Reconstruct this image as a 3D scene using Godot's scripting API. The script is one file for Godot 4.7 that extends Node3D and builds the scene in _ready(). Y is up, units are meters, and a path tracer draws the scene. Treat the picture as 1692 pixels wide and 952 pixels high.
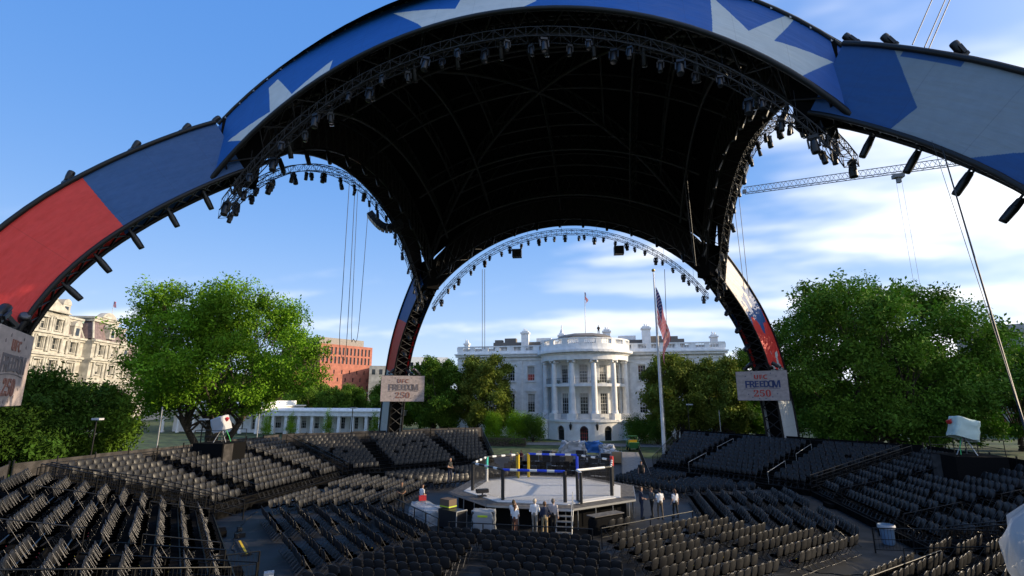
extends Node3D
# An arena under a four-legged arched canopy on a lawn, a white mansion behind it.
# World: origin at the middle of the fight cage on the ground, -Z towards the mansion, +X east (sun side).
const Q := 0.70710678
const CAM := Vector3(5.27, 7.27, 36.4)
const SUN := Vector3(0.935, 0.309, -0.173)
const ARCH_Z := 15.8          # plane of each of the four arches
var M := {}
var rng := RandomNumberGenerator.new()
var cam: Camera3D

class MB:
	# collects triangles with normals, uvs and colours; commits one ArrayMesh
	var v := PackedVector3Array()
	var n := PackedVector3Array()
	var uv := PackedVector2Array()
	var c := PackedColorArray()
	var ix := PackedInt32Array()
	var col := Color(1, 1, 1)
	func vert(p: Vector3, nn: Vector3, u := Vector2.ZERO) -> int:
		v.append(p); n.append(nn); uv.append(u); c.append(col)
		return v.size() - 1
	func tri(a: int, b: int, d: int) -> void:
		# a, b, d counter-clockwise seen from outside; Godot wants clockwise
		ix.append(a); ix.append(d); ix.append(b)
	func quad(a: Vector3, b: Vector3, d: Vector3, e: Vector3, u0 := Vector2(0, 0), u1 := Vector2(1, 1)) -> void:
		var nn := (b - a).cross(d - a)
		if nn.length_squared() < 1e-14:
			nn = (d - a).cross(e - a)
		nn = nn.normalized()
		var i := vert(a, nn, Vector2(u0.x, u1.y)); vert(b, nn, Vector2(u1.x, u1.y)); vert(d, nn, Vector2(u1.x, u0.y)); vert(e, nn, Vector2(u0.x, u0.y))
		tri(i, i + 1, i + 2); tri(i, i + 2, i + 3)
	func face(a: Vector3, b: Vector3, d: Vector3) -> void:
		var nn := (b - a).cross(d - a).normalized()
		var i := vert(a, nn); vert(b, nn); vert(d, nn)
		tri(i, i + 1, i + 2)
	func box(o: Vector3, s: Vector3, b := Basis()) -> void:
		var x := b.x * s.x * 0.5
		var y := b.y * s.y * 0.5
		var z := b.z * s.z * 0.5
		quad(o - x - y + z, o + x - y + z, o + x + y + z, o - x + y + z)
		quad(o + x - y - z, o - x - y - z, o - x + y - z, o + x + y - z)
		quad(o + x - y + z, o + x - y - z, o + x + y - z, o + x + y + z)
		quad(o - x - y - z, o - x - y + z, o - x + y + z, o - x + y - z)
		quad(o - x + y + z, o + x + y + z, o + x + y - z, o - x + y - z)
		quad(o - x - y - z, o + x - y - z, o + x - y + z, o - x - y + z)
	func span(a: Vector3, b: Vector3) -> void:
		box((a + b) * 0.5, (b - a).abs())
	func tube(a: Vector3, b: Vector3, ra: float, rb := -1.0, k := 5, caps := false) -> void:
		if rb < 0.0:
			rb = ra
		var d := b - a
		if d.length_squared() < 1e-10:
			return
		d = d.normalized()
		var s := d.cross(Vector3.UP if absf(d.y) < 0.95 else Vector3.RIGHT).normalized()
		var t := d.cross(s)
		var i0 := v.size()
		for j in k:
			var an := TAU * j / k
			var nn := s * cos(an) + t * sin(an)
			vert(a + nn * ra, nn, Vector2(float(j) / k, 0)); vert(b + nn * rb, nn, Vector2(float(j) / k, 1))
		for j in k:
			var p := i0 + 2 * j
			var q := i0 + 2 * ((j + 1) % k)
			tri(p, q, q + 1); tri(p, q + 1, p + 1)
		if caps:
			for e in 2:
				var pc := a if e == 0 else b
				var nn := -d if e == 0 else d
				var ci := vert(pc, nn)
				var r0 := v.size()
				for j in k:
					vert(v[i0 + 2 * j + e], nn)
				for j in k:
					if e == 0: tri(ci, r0 + (j + 1) % k, r0 + j)
					else: tri(ci, r0 + j, r0 + (j + 1) % k)
	func path(pts: Array, r: float, k := 5) -> void:
		for i in pts.size() - 1:
			tube(pts[i], pts[i + 1], r, r, k)
	func lathe(prof: Array, k: int, o := Vector3.ZERO, b := Basis(), a0 := 0.0, a1 := TAU) -> void:
		# prof: Vector2(radius, height) from bottom to top, about b.y
		var i0 := v.size()
		var m := prof.size()
		for j in k + 1:
			var an := a0 + (a1 - a0) * j / k
			var dir := b.x * cos(an) + b.z * sin(an)
			for i in m:
				var t: Vector2 = (prof[mini(i + 1, m - 1)] - prof[maxi(i - 1, 0)])
				var nn := (dir * t.y - b.y * t.x).normalized()
				vert(o + dir * prof[i].x + b.y * prof[i].y, nn, Vector2(float(j) / k, float(i) / (m - 1)))
		for j in k:
			for i in m - 1:
				var p := i0 + j * m + i
				tri(p, p + 1, p + m + 1); tri(p, p + m + 1, p + m)
	func pad(o: Vector3, b: Basis, w: float, h: float, d: float, pw := 2.6, k := 14) -> void:
		# cushion: superellipse outline in b.x/b.y, thickness d along b.z, faces bulging a little
		var i0 := v.size()
		for f in [1.0, -1.0]:
			vert(o + b.z * d * 0.55 * f, b.z * f)
			for j in k:
				var an := TAU * j / k
				var cx := signf(cos(an)) * pow(absf(cos(an)), 2.0 / pw)
				var cy := signf(sin(an)) * pow(absf(sin(an)), 2.0 / pw)
				var rad := (b.x * cx * w + b.y * cy * h).normalized()
				vert(o + b.x * cx * w * 0.46 + b.y * cy * h * 0.46 + b.z * d * 0.42 * f, (b.z * f * 0.96 + rad * 0.28).normalized())
		for j in k:
			var an := TAU * j / k
			var cx := signf(cos(an)) * pow(absf(cos(an)), 2.0 / pw)
			var cy := signf(sin(an)) * pow(absf(sin(an)), 2.0 / pw)
			vert(o + b.x * cx * w * 0.5 + b.y * cy * h * 0.5, (b.x * cx * h + b.y * cy * w).normalized())
		var f0 := i0
		var g0 := i0 + k + 1
		var e0 := i0 + 2 * (k + 1)
		for j in k:
			var q := (j + 1) % k
			tri(f0, f0 + 1 + j, f0 + 1 + q)
			tri(g0, g0 + 1 + q, g0 + 1 + j)
			tri(f0 + 1 + j, e0 + j, e0 + q); tri(f0 + 1 + j, e0 + q, f0 + 1 + q)
			tri(e0 + j, g0 + 1 + j, g0 + 1 + q); tri(e0 + j, g0 + 1 + q, e0 + q)
	func prism(poly: PackedVector2Array, h0: float, h1: float, b := Basis(), o := Vector3.ZERO) -> void:
		# poly in (b.x, b.z), counter-clockwise seen from +b.y after flipping; extruded h0..h1 along b.y
		var m := poly.size()
		var idx := Geometry2D.triangulate_polygon(poly)
		var p := []
		for q in poly:
			p.append(o + b.x * q.x + b.z * q.y)
		for t in range(0, idx.size(), 3):
			var a: Vector3 = p[idx[t]]
			var d: Vector3 = p[idx[t + 1]]
			var e: Vector3 = p[idx[t + 2]]
			if (d - a).cross(e - a).dot(b.y) < 0.0:
				var s := d
				d = e
				e = s
			face(a + b.y * h1, d + b.y * h1, e + b.y * h1)
			face(a + b.y * h0, e + b.y * h0, d + b.y * h0)
		var area := 0.0
		for i in m:
			area += poly[i].cross(poly[(i + 1) % m])
		for i in m:
			var a: Vector3 = p[i]
			var d: Vector3 = p[(i + 1) % m]
			if area > 0.0:
				quad(d + b.y * h0, a + b.y * h0, a + b.y * h1, d + b.y * h1)
			else:
				quad(a + b.y * h0, d + b.y * h0, d + b.y * h1, a + b.y * h1)
	func half_round(c: Vector3, r: float, depth: float, a0 := 0.0) -> void:
		# filled half disc in the x-y plane, extruded along z
		var poly := PackedVector2Array()
		for i in 13:
			var an := lerpf(a0, PI - a0, i / 12.0)
			poly.append(Vector2(cos(an) * r, (sin(an) - sin(a0)) * r))
		prism(poly, 0.0, depth, Basis(Vector3.RIGHT, Vector3.BACK, Vector3.UP), c)
	func holed(u0: float, u1: float, v0: float, v1: float, holes: Array, depth: float, map: Callable, step := 1e9) -> void:
		# a wall with real openings: map(u, v, inset) -> point; reveals of the given depth
		var us := [u0, u1]
		var vs := [v0, v1]
		for h in holes:
			us.append_array([h.position.x, h.end.x]); vs.append_array([h.position.y, h.end.y])
		var w := u0 + step
		while w < u1:
			us.append(w); w += step
		us.sort(); vs.sort()
		for i in us.size() - 1:
			if us[i + 1] - us[i] < 1e-4:
				continue
			for j in vs.size() - 1:
				if vs[j + 1] - vs[j] < 1e-4:
					continue
				var m := Vector2((us[i] + us[i + 1]) * 0.5, (vs[j] + vs[j + 1]) * 0.5)
				var inside := false
				for h in holes:
					if h.has_point(m):
						inside = true
						break
				if not inside:
					quad(map.call(us[i], vs[j], 0.0), map.call(us[i + 1], vs[j], 0.0), map.call(us[i + 1], vs[j + 1], 0.0), map.call(us[i], vs[j + 1], 0.0))
		for h in holes:
			var a: Vector2 = h.position
			var e: Vector2 = h.end
			quad(map.call(a.x, a.y, 0.0), map.call(a.x, a.y, depth), map.call(a.x, e.y, depth), map.call(a.x, e.y, 0.0))
			quad(map.call(e.x, a.y, depth), map.call(e.x, a.y, 0.0), map.call(e.x, e.y, 0.0), map.call(e.x, e.y, depth))
			quad(map.call(a.x, a.y, 0.0), map.call(e.x, a.y, 0.0), map.call(e.x, a.y, depth), map.call(a.x, a.y, depth))
			quad(map.call(a.x, e.y, depth), map.call(e.x, e.y, depth), map.call(e.x, e.y, 0.0), map.call(a.x, e.y, 0.0))
	func grid(rows: Array, wrap := false) -> void:
		# smooth-shaded sheet through rows of points
		var nr := rows.size()
		var nc: int = rows[0].size()
		var i0 := v.size()
		for j in nr:
			for i in nc:
				var a: Vector3 = rows[j][(i + 1) % nc if wrap else mini(i + 1, nc - 1)] - rows[j][(i - 1 + nc) % nc if wrap else maxi(i - 1, 0)]
				var b: Vector3 = rows[mini(j + 1, nr - 1)][i] - rows[maxi(j - 1, 0)][i]
				var nn := b.cross(a)
				vert(rows[j][i], nn.normalized() if nn.length_squared() > 1e-12 else Vector3.UP, Vector2(float(i) / maxi(nc - 1, 1), float(j) / (nr - 1)))
		for j in nr - 1:
			for i in (nc if wrap else nc - 1):
				var p := i0 + j * nc + i
				var q := i0 + j * nc + (i + 1) % nc
				tri(q, p, p + nc); tri(q, p + nc, q + nc)
	func mesh(mat: Material = null, into: ArrayMesh = null) -> ArrayMesh:
		var am := into if into else ArrayMesh.new()
		if ix.is_empty():
			return am
		var a := []
		a.resize(Mesh.ARRAY_MAX)
		a[Mesh.ARRAY_VERTEX] = v
		a[Mesh.ARRAY_NORMAL] = n
		a[Mesh.ARRAY_TEX_UV] = uv
		a[Mesh.ARRAY_COLOR] = c
		a[Mesh.ARRAY_INDEX] = ix
		am.add_surface_from_arrays(Mesh.PRIMITIVE_TRIANGLES, a)
		if mat:
			am.surface_set_material(am.get_surface_count() - 1, mat)
		return am

# ---------- nodes ----------
func part(called: String, mb: MB, m: Material, parent: Node, label := "") -> MeshInstance3D:
	return mpart(called, mb.mesh(), m, parent, label)
func mpart(called: String, mesh: Mesh, m: Material, parent: Node, label := "", at := Transform3D()) -> MeshInstance3D:
	var o := MeshInstance3D.new()
	o.name = called
	o.mesh = mesh
	if m:
		o.material_override = m
	o.transform = at
	parent.add_child(o, true)
	if label:
		o.set_meta("label", label)
	return o
func thing(called: String, label: String, category: String, at := Vector3.ZERO, turn := 0.0, group := "") -> Node3D:
	var o := Node3D.new()
	o.name = called
	add_child(o, true)
	o.position = at
	o.rotation.y = turn
	return tag(o, label, category, group)
func tag(o: Node3D, label: String, category: String, group := "", kind := "") -> Node3D:
	o.set_meta("label", label)
	if category: o.set_meta("category", category)
	if group: o.set_meta("group", group)
	if kind: o.set_meta("kind", kind)
	return o
func single(called: String, mb: MB, m: Material, label: String, category: String, group := "") -> MeshInstance3D:
	var o := part(called, mb, m, self)
	tag(o, label, category, group)
	return o
func structure(called: String, mb: MB, m: Material) -> MeshInstance3D:
	var o := part(called, mb, m, self)
	o.set_meta("kind", "structure")
	return o
func dup(o: Node3D, xf: Transform3D, label := "", group := "") -> Node3D:
	var c := o.duplicate() as Node3D
	c.name = String(o.name).rstrip("0123456789").rstrip("_")
	add_child(c, true)
	c.transform = xf
	if label: c.set_meta("label", label)
	if group: c.set_meta("group", group)
	return c
func yb(a: float) -> Basis:
	return Basis(Vector3.UP, a)
# direction frames of the arena: k = 0 S, 1 SE, 2 E, 3 NE, 4 N, 5 NW, 6 W, 7 SW
func outd(k: float) -> Vector3:
	return Vector3(sin(k * PI / 4), 0, cos(k * PI / 4))
func tand(k: float) -> Vector3:
	return Vector3(cos(k * PI / 4), 0, -sin(k * PI / 4))

# ---------- materials ----------
func mat(key: String, r: float, g: float, b: float, rough := 0.8, metal := 0.0, spec := 0.5) -> StandardMaterial3D:
	var m := StandardMaterial3D.new()
	m.resource_name = key
	m.albedo_color = Color(r, g, b).linear_to_srgb()
	m.roughness = rough
	m.metallic = metal
	m.metallic_specular = spec
	M[key] = m
	return m
func grain(m: StandardMaterial3D, scale: float, lo: float, hi := 1.0, sd := 1, oct := 4, world := true) -> StandardMaterial3D:
	# mottled tone: noise between lo and hi of the base colour
	var t := NoiseTexture2D.new()
	var fn := FastNoiseLite.new()
	fn.seed = sd
	fn.frequency = 0.012
	fn.fractal_octaves = oct
	t.noise = fn
	t.seamless = true
	t.width = 512
	t.height = 512
	var gr := Gradient.new()
	gr.set_color(0, Color(lo, lo, lo)); gr.set_color(1, Color(hi, hi, hi))
	gr.set_offset(0, 0.25); gr.set_offset(1, 0.75)
	t.color_ramp = gr
	m.albedo_texture = t
	m.uv1_triplanar = true
	m.uv1_world_triplanar = world
	m.uv1_scale = Vector3.ONE * scale
	return m
func bumpy(m: StandardMaterial3D, scale: float, strength: float, sd := 5) -> void:
	var t := NoiseTexture2D.new()
	var fn := FastNoiseLite.new()
	fn.seed = sd
	fn.frequency = 0.03
	t.noise = fn
	t.seamless = true
	t.width = 256
	t.height = 256
	t.as_normal_map = true
	t.bump_strength = strength
	m.normal_enabled = true
	m.normal_texture = t
	if m.albedo_texture == null:
		m.uv1_triplanar = true
		m.uv1_world_triplanar = true
		m.uv1_scale = Vector3.ONE * scale

func materials() -> void:
	grain(mat("lawn", 0.055, 0.095, 0.022, 0.95), 0.07, 0.6, 1.0, 3)
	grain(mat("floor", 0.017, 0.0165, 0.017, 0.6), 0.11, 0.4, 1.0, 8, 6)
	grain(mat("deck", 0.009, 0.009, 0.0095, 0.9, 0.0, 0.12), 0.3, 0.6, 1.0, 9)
	grain(mat("stage_deck", 0.13, 0.12, 0.11, 0.75), 0.4, 0.75, 1.0, 10)
	grain(mat("canvas", 0.82, 0.82, 0.82, 0.65), 0.5, 0.86, 1.0, 11)
	mat("white_rim", 0.70, 0.69, 0.67, 0.6)
	mat("vinyl", 0.018, 0.0182, 0.0195, 0.42, 0.0, 0.42)
	mat("chair_metal", 0.06, 0.06, 0.063, 0.34, 0.7)
	mat("black_steel", 0.012, 0.012, 0.013, 0.5, 0.2)
	mat("truss", 0.022, 0.0225, 0.025, 0.5, 0.15)
	mat("fabric_black", 0.008, 0.008, 0.0085, 0.95, 0.0, 0.15)
	mat("lamp_black", 0.014, 0.014, 0.016, 0.42)
	mat("rib_steel", 0.060, 0.060, 0.064, 0.45, 0.3)
	mat("lining", 0.030, 0.026, 0.028, 0.9, 0.0, 0.2)
	var l := mat("lens", 0.03, 0.035, 0.05, 0.08)
	l.clearcoat_enabled = true
	grain(mat("scrim", 0.062, 0.056, 0.054, 0.9), 0.25, 0.7, 1.0, 12)
	mat("rail_black", 0.014, 0.014, 0.014, 0.4, 0.4)
	mat("galv", 0.38, 0.39, 0.40, 0.42, 0.7)
	grain(mat("white_paint", 0.88, 0.875, 0.85, 0.5), 0.12, 0.93, 1.0, 14)
	grain(mat("stone", 0.52, 0.495, 0.43, 0.85), 0.08, 0.8, 1.0, 15)
	grain(mat("slate", 0.22, 0.16, 0.16, 0.7), 0.15, 0.75, 1.0, 16)
	mat("copper", 0.26, 0.38, 0.34, 0.8)
	grain(mat("brick", 0.46, 0.17, 0.115, 0.9), 0.1, 0.85, 1.0, 17)
	mat("roof_grey", 0.16, 0.145, 0.13, 0.8)
	var g := mat("glass", 0.02, 0.025, 0.03, 0.06)
	g.metallic_specular = 0.6
	mat("muntin", 0.70, 0.69, 0.66, 0.6)
	grain(mat("bark", 0.11, 0.085, 0.062, 0.95), 0.5, 0.55, 1.0, 18)
	for a in [["leaf_elm", 0.132, 0.268, 0.022], ["leaf_dark", 0.040, 0.090, 0.014], ["leaf_oak", 0.115, 0.215, 0.032], ["leaf_magnolia", 0.165, 0.205, 0.040], ["leaf_bright", 0.17, 0.31, 0.02], ["leaf_mid", 0.085, 0.165, 0.022]]:
		var m := mat(a[0], a[1], a[2], a[3], 0.75, 0.0, 0.22)
		m.backlight_enabled = true
		m.backlight = Color(a[1] * 1.0, a[2] * 1.0, a[3] * 0.6).linear_to_srgb()
		m.vertex_color_use_as_albedo = true
		m.cull_mode = BaseMaterial3D.CULL_DISABLED
	mat("crane_grey", 0.16, 0.17, 0.19, 0.6)
	mat("blind", 0.42, 0.41, 0.38, 0.8)
	mat("pad_black", 0.012, 0.012, 0.013, 0.5)
	mat("pad_blue", 0.015, 0.06, 0.62, 0.45)
	mat("pad_yellow", 0.80, 0.52, 0.02, 0.45)
	mat("pad_white", 0.75, 0.75, 0.74, 0.45)
	mat("pad_teal", 0.05, 0.50, 0.42, 0.45)
	mat("red", 0.55, 0.03, 0.03, 0.5)
	mat("ink_red", 0.50, 0.05, 0.04, 0.6)
	mat("ink_blue", 0.035, 0.055, 0.16, 0.6)
	mat("ink_faded_red", 0.26, 0.12, 0.09, 0.6)
	mat("ink_faded_grey", 0.16, 0.14, 0.15, 0.6)
	grain(mat("sign_face", 0.50, 0.42, 0.40, 0.6), 0.4, 0.88, 1.0, 21)
	var pl := mat("plastic", 0.62, 0.66, 0.70, 0.3)
	pl.albedo_color.a = 0.42
	pl.transparency = BaseMaterial3D.TRANSPARENCY_ALPHA
	mat("tarp_white", 0.46, 0.47, 0.49, 0.6)
	mat("tarp_blue", 0.03, 0.16, 0.50, 0.5)
	mat("rubber", 0.015, 0.015, 0.015, 0.8)
	mat("tractor_green", 0.02, 0.14, 0.03, 0.4)
	mat("tan", 0.38, 0.26, 0.15, 0.8)
	grain(mat("ramp", 0.26, 0.24, 0.215, 0.8), 0.3, 0.85, 1.0, 22)
	mat("wood", 0.12, 0.08, 0.05, 0.7)
	mat("bin_blue", 0.16, 0.25, 0.36, 0.5)
	mat("cover_green", 0.55, 0.66, 0.58, 0.6)
	var p := mat("person", 1, 1, 1, 0.8)
	p.vertex_color_use_as_albedo = true

const STAR_A := [Vector2(0.025, 0.420), Vector2(0.104, 0.140), Vector2(0.087, 0.780), Vector2(0.102, 0.820), Vector2(0.143, 0.140), Vector2(0.212, 0.320), Vector2(0.212, -0.040), Vector2(0.149, -0.100), Vector2(0.114, -0.180), Vector2(0.065, -0.020)]
const STAR_B := [Vector2(0.310, 0.820), Vector2(0.432, 0.340), Vector2(0.438, 0.600), Vector2(0.441, 1.000), Vector2(0.583, 0.640), Vector2(0.571, 0.200), Vector2(0.547, 0.040), Vector2(0.538, -0.040), Vector2(0.387, -0.040), Vector2(0.368, 0.220)]
const STAR_C := [Vector2(0.840, 1.000), Vector2(0.835, 0.300), Vector2(0.831, -0.05), Vector2(0.882, -0.05), Vector2(0.918, -0.05), Vector2(0.942, 0.06), Vector2(0.985, 0.660), Vector2(0.915, 0.420), Vector2(0.937, 0.820), Vector2(0.949, 1.060), Vector2(0.938, 1.020), Vector2(0.883, 0.380), Vector2(0.846, 0.760), Vector2(0.847, 1.020)]

# ---------- sky, sun, camera ----------
func sky_and_light() -> void:
	cam = Camera3D.new()
	cam.name = "camera"
	add_child(cam)
	cam.position = CAM
	cam.rotation = Vector3(deg_to_rad(12.25), deg_to_rad(11.7), 0)
	cam.fov = rad_to_deg(2.0 * atan(476.0 / 835.0))
	cam.far = 2000.0
	cam.current = true
	var w := WorldEnvironment.new()
	w.name = "world"
	var e := Environment.new()
	e.background_mode = Environment.BG_SKY
	var sk := Sky.new()
	var ps := PanoramaSkyMaterial.new()
	ps.panorama = ImageTexture.create_from_image(sky_image(1536, 768))
	sk.sky_material = ps
	e.sky = sk
	e.tonemap_mode = Environment.TONE_MAPPER_LINEAR
	e.tonemap_exposure = 1.2
	e.sdfgi_enabled = true
	e.ssao_enabled = true
	e.ssil_enabled = true
	w.environment = e
	add_child(w)
	var s := DirectionalLight3D.new()
	s.name = "sun"
	s.light_color = Color(1.0, 0.91, 0.77)
	s.light_energy = 1.6
	s.light_angular_distance = 0.5
	s.shadow_enabled = true
	add_child(s)
	s.look_at_from_position(SUN * 100.0, Vector3.ZERO)
func sky_image(w: int, h: int) -> Image:
	var im := Image.create(w, h, false, Image.FORMAT_RGBF)
	var f1 := FastNoiseLite.new()
	f1.seed = 7
	f1.frequency = 0.55
	f1.fractal_octaves = 6
	f1.fractal_gain = 0.55
	var f2 := FastNoiseLite.new()
	f2.seed = 21
	f2.frequency = 0.22
	f2.fractal_octaves = 3
	var top := Vector3(0.074, 0.235, 0.64)
	var mid := Vector3(0.215, 0.45, 0.86)
	var hor := Vector3(0.74, 0.83, 0.90)
	var sun := SUN.normalized()
	for y in h / 2 + 1:
		var el := PI * (0.5 - (y + 0.5) / h)
		var sy := maxf(sin(el), 0.0)
		var cy := cos(el)
		var a := pow(1.0 - sy, 2.2)
		var base := top.lerp(mid, clampf(a * 1.3, 0, 1)).lerp(hor, pow(1.0 - sy, 7.0))
		var k := 1.0 / (sy + 0.16)
		for x in w:
			var an := TAU * (x + 0.5) / w
			var dx := sin(an) * cy
			var dz := -cos(an) * cy
			var px := dx * k
			var pz := dz * k
			var big := f2.get_noise_2d(px * 1.0 + 3.0, pz * 1.3)
			var d := f1.get_noise_2d(px * 0.8 + pz * 0.3, pz * 1.9 - px * 0.25)
			var east := clampf(dx * 1.05 - 0.13, -0.42, 0.33)
			var cover := smoothstep(-0.02, 0.66, d * 0.85 + big * 0.32 + east)
			var low := smoothstep(0.34, 0.08, sy) * smoothstep(0.0, 0.05, sy)
			var wisp := smoothstep(-0.06, 0.42, f1.get_noise_2d(px * 0.55 + 9.0, pz * 1.7 + 4.0) + 0.2 * big + east * 0.30) * low * 0.85
			cover = maxf(cover, wisp) * smoothstep(0.0, 0.05, sy)
			var glow := pow(maxf(0.0, dx * sun.x + sy * sun.y + dz * sun.z), 5.0)
			var c := base.lerp(Vector3(1.12, 1.13, 1.15), cover * 0.86) + Vector3(0.85, 0.80, 0.70) * glow
			im.set_pixel(x, y, Color(c.x, c.y, c.z))
	for y in range(h / 2 + 1, h):
		for x in w:
			im.set_pixel(x, y, Color(0.10, 0.11, 0.08))
	return im

# ---------- ground ----------
func ground() -> void:
	var g := MB.new()
	g.quad(Vector3(-900, -0.02, 600), Vector3(900, -0.02, 600), Vector3(900, -0.02, -900), Vector3(-900, -0.02, -900))
	structure("lawn", g, M.lawn)
	var f := MB.new()
	var poly := PackedVector2Array()
	for i in 8:
		var a := (i + 0.5) * PI / 4
		poly.append(Vector2(sin(a), cos(a)) * 33.0)
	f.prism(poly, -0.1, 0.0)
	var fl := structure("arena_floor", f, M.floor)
	mat("joint_tape", 0.034, 0.033, 0.032, 0.7)
	for i in 11:
		for d in 2:
			var j := MB.new()
			var x := -25.0 + i * 5.0 + (1.3 if d else 0.0)
			var half := minf(30.0, 44.0 - absf(x))
			j.box(Vector3(x, 0.002, 0) if d == 0 else Vector3(0, 0.003, x), Vector3(0.06, 0.004, half * 2) if d == 0 else Vector3(half * 2, 0.004, 0.06))
			part("joint_strip", j, M.joint_tape, fl)
	var r := MB.new()
	r.box(Vector3(6.4, 0.03, -23.0), Vector3(2.2, 0.06, 28.0))
	structure("ramp_path", r, M.ramp)
	var d := MB.new()
	d.box(Vector3(-0.9, 0.02, -48.0), Vector3(46, 0.04, 5.0))
	structure("drive", d, grain(mat("drive", 0.20, 0.19, 0.18, 0.9), 0.2, 0.8, 1.0, 30))

# ---------- canopy ----------
func arch_y(x: float) -> float:
	return 6.9 + sqrt(maxf(1.0, 349.7 - x * x))
func poly_px(pts: Array) -> PackedVector2Array:
	var o := PackedVector2Array()
	for p in pts:
		o.append(p)
	return o
func arch_print() -> ImageTexture:
	# flat print of the south banner: u over x -15.2..15.2, v over the height
	var w := 1536
	var h := 168
	var im := Image.create(w, h, false, Image.FORMAT_RGB8)
	var stars := [
		poly_px(STAR_A), poly_px(STAR_B), poly_px(STAR_C)]
	var fn := FastNoiseLite.new()
	fn.seed = 4
	fn.frequency = 0.008
	for y in h:
		for x in w:
			var u := (x + 0.5) / w
			var v := 1.0 - (y + 0.5) / h
			var p := Vector2(u, v)
			var inside := false
			for s in stars:
				if Geometry2D.is_point_in_polygon(p, s):
					inside = true
					break
			var nn := 1.0 + 0.07 * fn.get_noise_2d(x * 3.0, y * 3.0)
			var c := Color(0.60, 0.63, 0.63) if inside else Color(0.008, 0.105, 0.40)
			c = c * nn
			if x % 102 == 0:
				c = c * 0.80     # sewn seam
			im.set_pixel(x, y, c.linear_to_srgb())
	return ImageTexture.create_from_image(im)
func leg_print(kind: int) -> ImageTexture:
	# flag print of one leg side: u from the joint (0) to the foot (1), v across
	var w := 1024
	var h := 112
	var im := Image.create(w, h, false, Image.FORMAT_RGB8)
	var fn := FastNoiseLite.new()
	fn.seed = 40 + kind
	fn.frequency = 0.012
	var blue := Color(0.014, 0.085, 0.27)
	var red := Color(0.68, 0.042, 0.036)
	var white := Color(0.52, 0.55, 0.56)
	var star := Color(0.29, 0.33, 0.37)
	for y in h:
		for x in w:
			var u := (x + 0.5) / w
			var v := 1.0 - (y + 0.5) / h
			var nn := fn.get_noise_2d(x * 0.6, y * 1.7)
			var c: Color
			if kind == 0:      # south-west leg: slate, blue, then red
				if u < 0.385 - 0.012 * v: c = blue
				elif u < 0.66: c = red
				else: c = white
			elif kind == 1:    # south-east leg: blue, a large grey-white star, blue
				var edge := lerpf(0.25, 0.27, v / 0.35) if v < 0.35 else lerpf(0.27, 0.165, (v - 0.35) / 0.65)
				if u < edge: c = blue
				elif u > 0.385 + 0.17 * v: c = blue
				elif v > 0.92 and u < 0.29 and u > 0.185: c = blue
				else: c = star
			elif kind == 2:    # north-west leg: blue, red, white
				if u < 0.36 + 0.05 * v: c = blue
				elif u < 0.66: c = red
				else: c = white
			else:              # north-east leg: pale, cloud-edged blue, red
				var t := u + nn * 0.16
				if t < 0.33: c = Color(0.62, 0.52, 0.47)
				elif t < 0.45: c = blue
				elif t < 0.66: c = red
				else: c = white
			c = c * (1.0 + 0.07 * fn.get_noise_2d(x * 4.0 + 300.0, y * 4.0))
			if x % 128 == 0: c = c * 0.80      # sewn seam
			im.set_pixel(x, y, c.linear_to_srgb())
	return ImageTexture.create_from_image(im)
func printed(key: String, t: Texture2D) -> StandardMaterial3D:
	var m := mat(key, 1, 1, 1, 0.55)
	m.albedo_texture = t
	m.texture_repeat = false
	bumpy(m, 1.0, 3.0)
	m.normal_scale = 0.4
	return m
func leg_curve(s: float) -> Vector2:
	# (distance out along the diagonal, height) of the leg's centre line, s 0..1 from joint to foot
	var pts := [Vector2(21.0, 20.25), Vector2(21.9, 19.6), Vector2(23.35, 18.4), Vector2(25.0, 16.85), Vector2(26.75, 14.85), Vector2(28.15, 12.6), Vector2(29.1, 10.1), Vector2(29.7, 7.4), Vector2(30.2, 4.0), Vector2(30.4, 0.0)]
	var f := s * (pts.size() - 1)
	var i := mini(int(f), pts.size() - 2)
	var t := f - i
	var p0: Vector2 = pts[maxi(i - 1, 0)]
	var p3: Vector2 = pts[mini(i + 2, pts.size() - 1)]
	return (pts[i] as Vector2).cubic_interpolate(pts[i + 1], p0, p3, t)
func leg_point(k: float, s: float, across: float, up: float) -> Vector3:
	# across = metres along the tangent of diagonal k, up = metres out of the curve towards the outer side
	var p := leg_curve(s)
	var d := (leg_curve(minf(s + 0.01, 1.0)) - leg_curve(maxf(s - 0.01, 0.0))).normalized()
	var nrm := Vector2(-d.y, d.x)
	p += nrm * up
	return outd(k) * p.x + tand(k) * across + Vector3(0, p.y, 0)
func lattice(mb: MB, a: Callable, b: Callable, bays: int, r: float) -> void:
	# zigzag between two rails given as callables of 0..1
	for i in bays:
		var t0 := float(i) / bays
		var t1 := float(i + 1) / bays
		var p: Vector3 = a.call(t0) if i % 2 == 0 else b.call(t0)
		var q: Vector3 = b.call(t1) if i % 2 == 0 else a.call(t1)
		mb.tube(p, q, r, r, 4)
func rail_line(mb: MB, a: Callable, seg: int, r: float, k := 5) -> void:
	for i in seg:
		mb.tube(a.call(float(i) / seg), a.call(float(i + 1) / seg), r, r, k)
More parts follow.
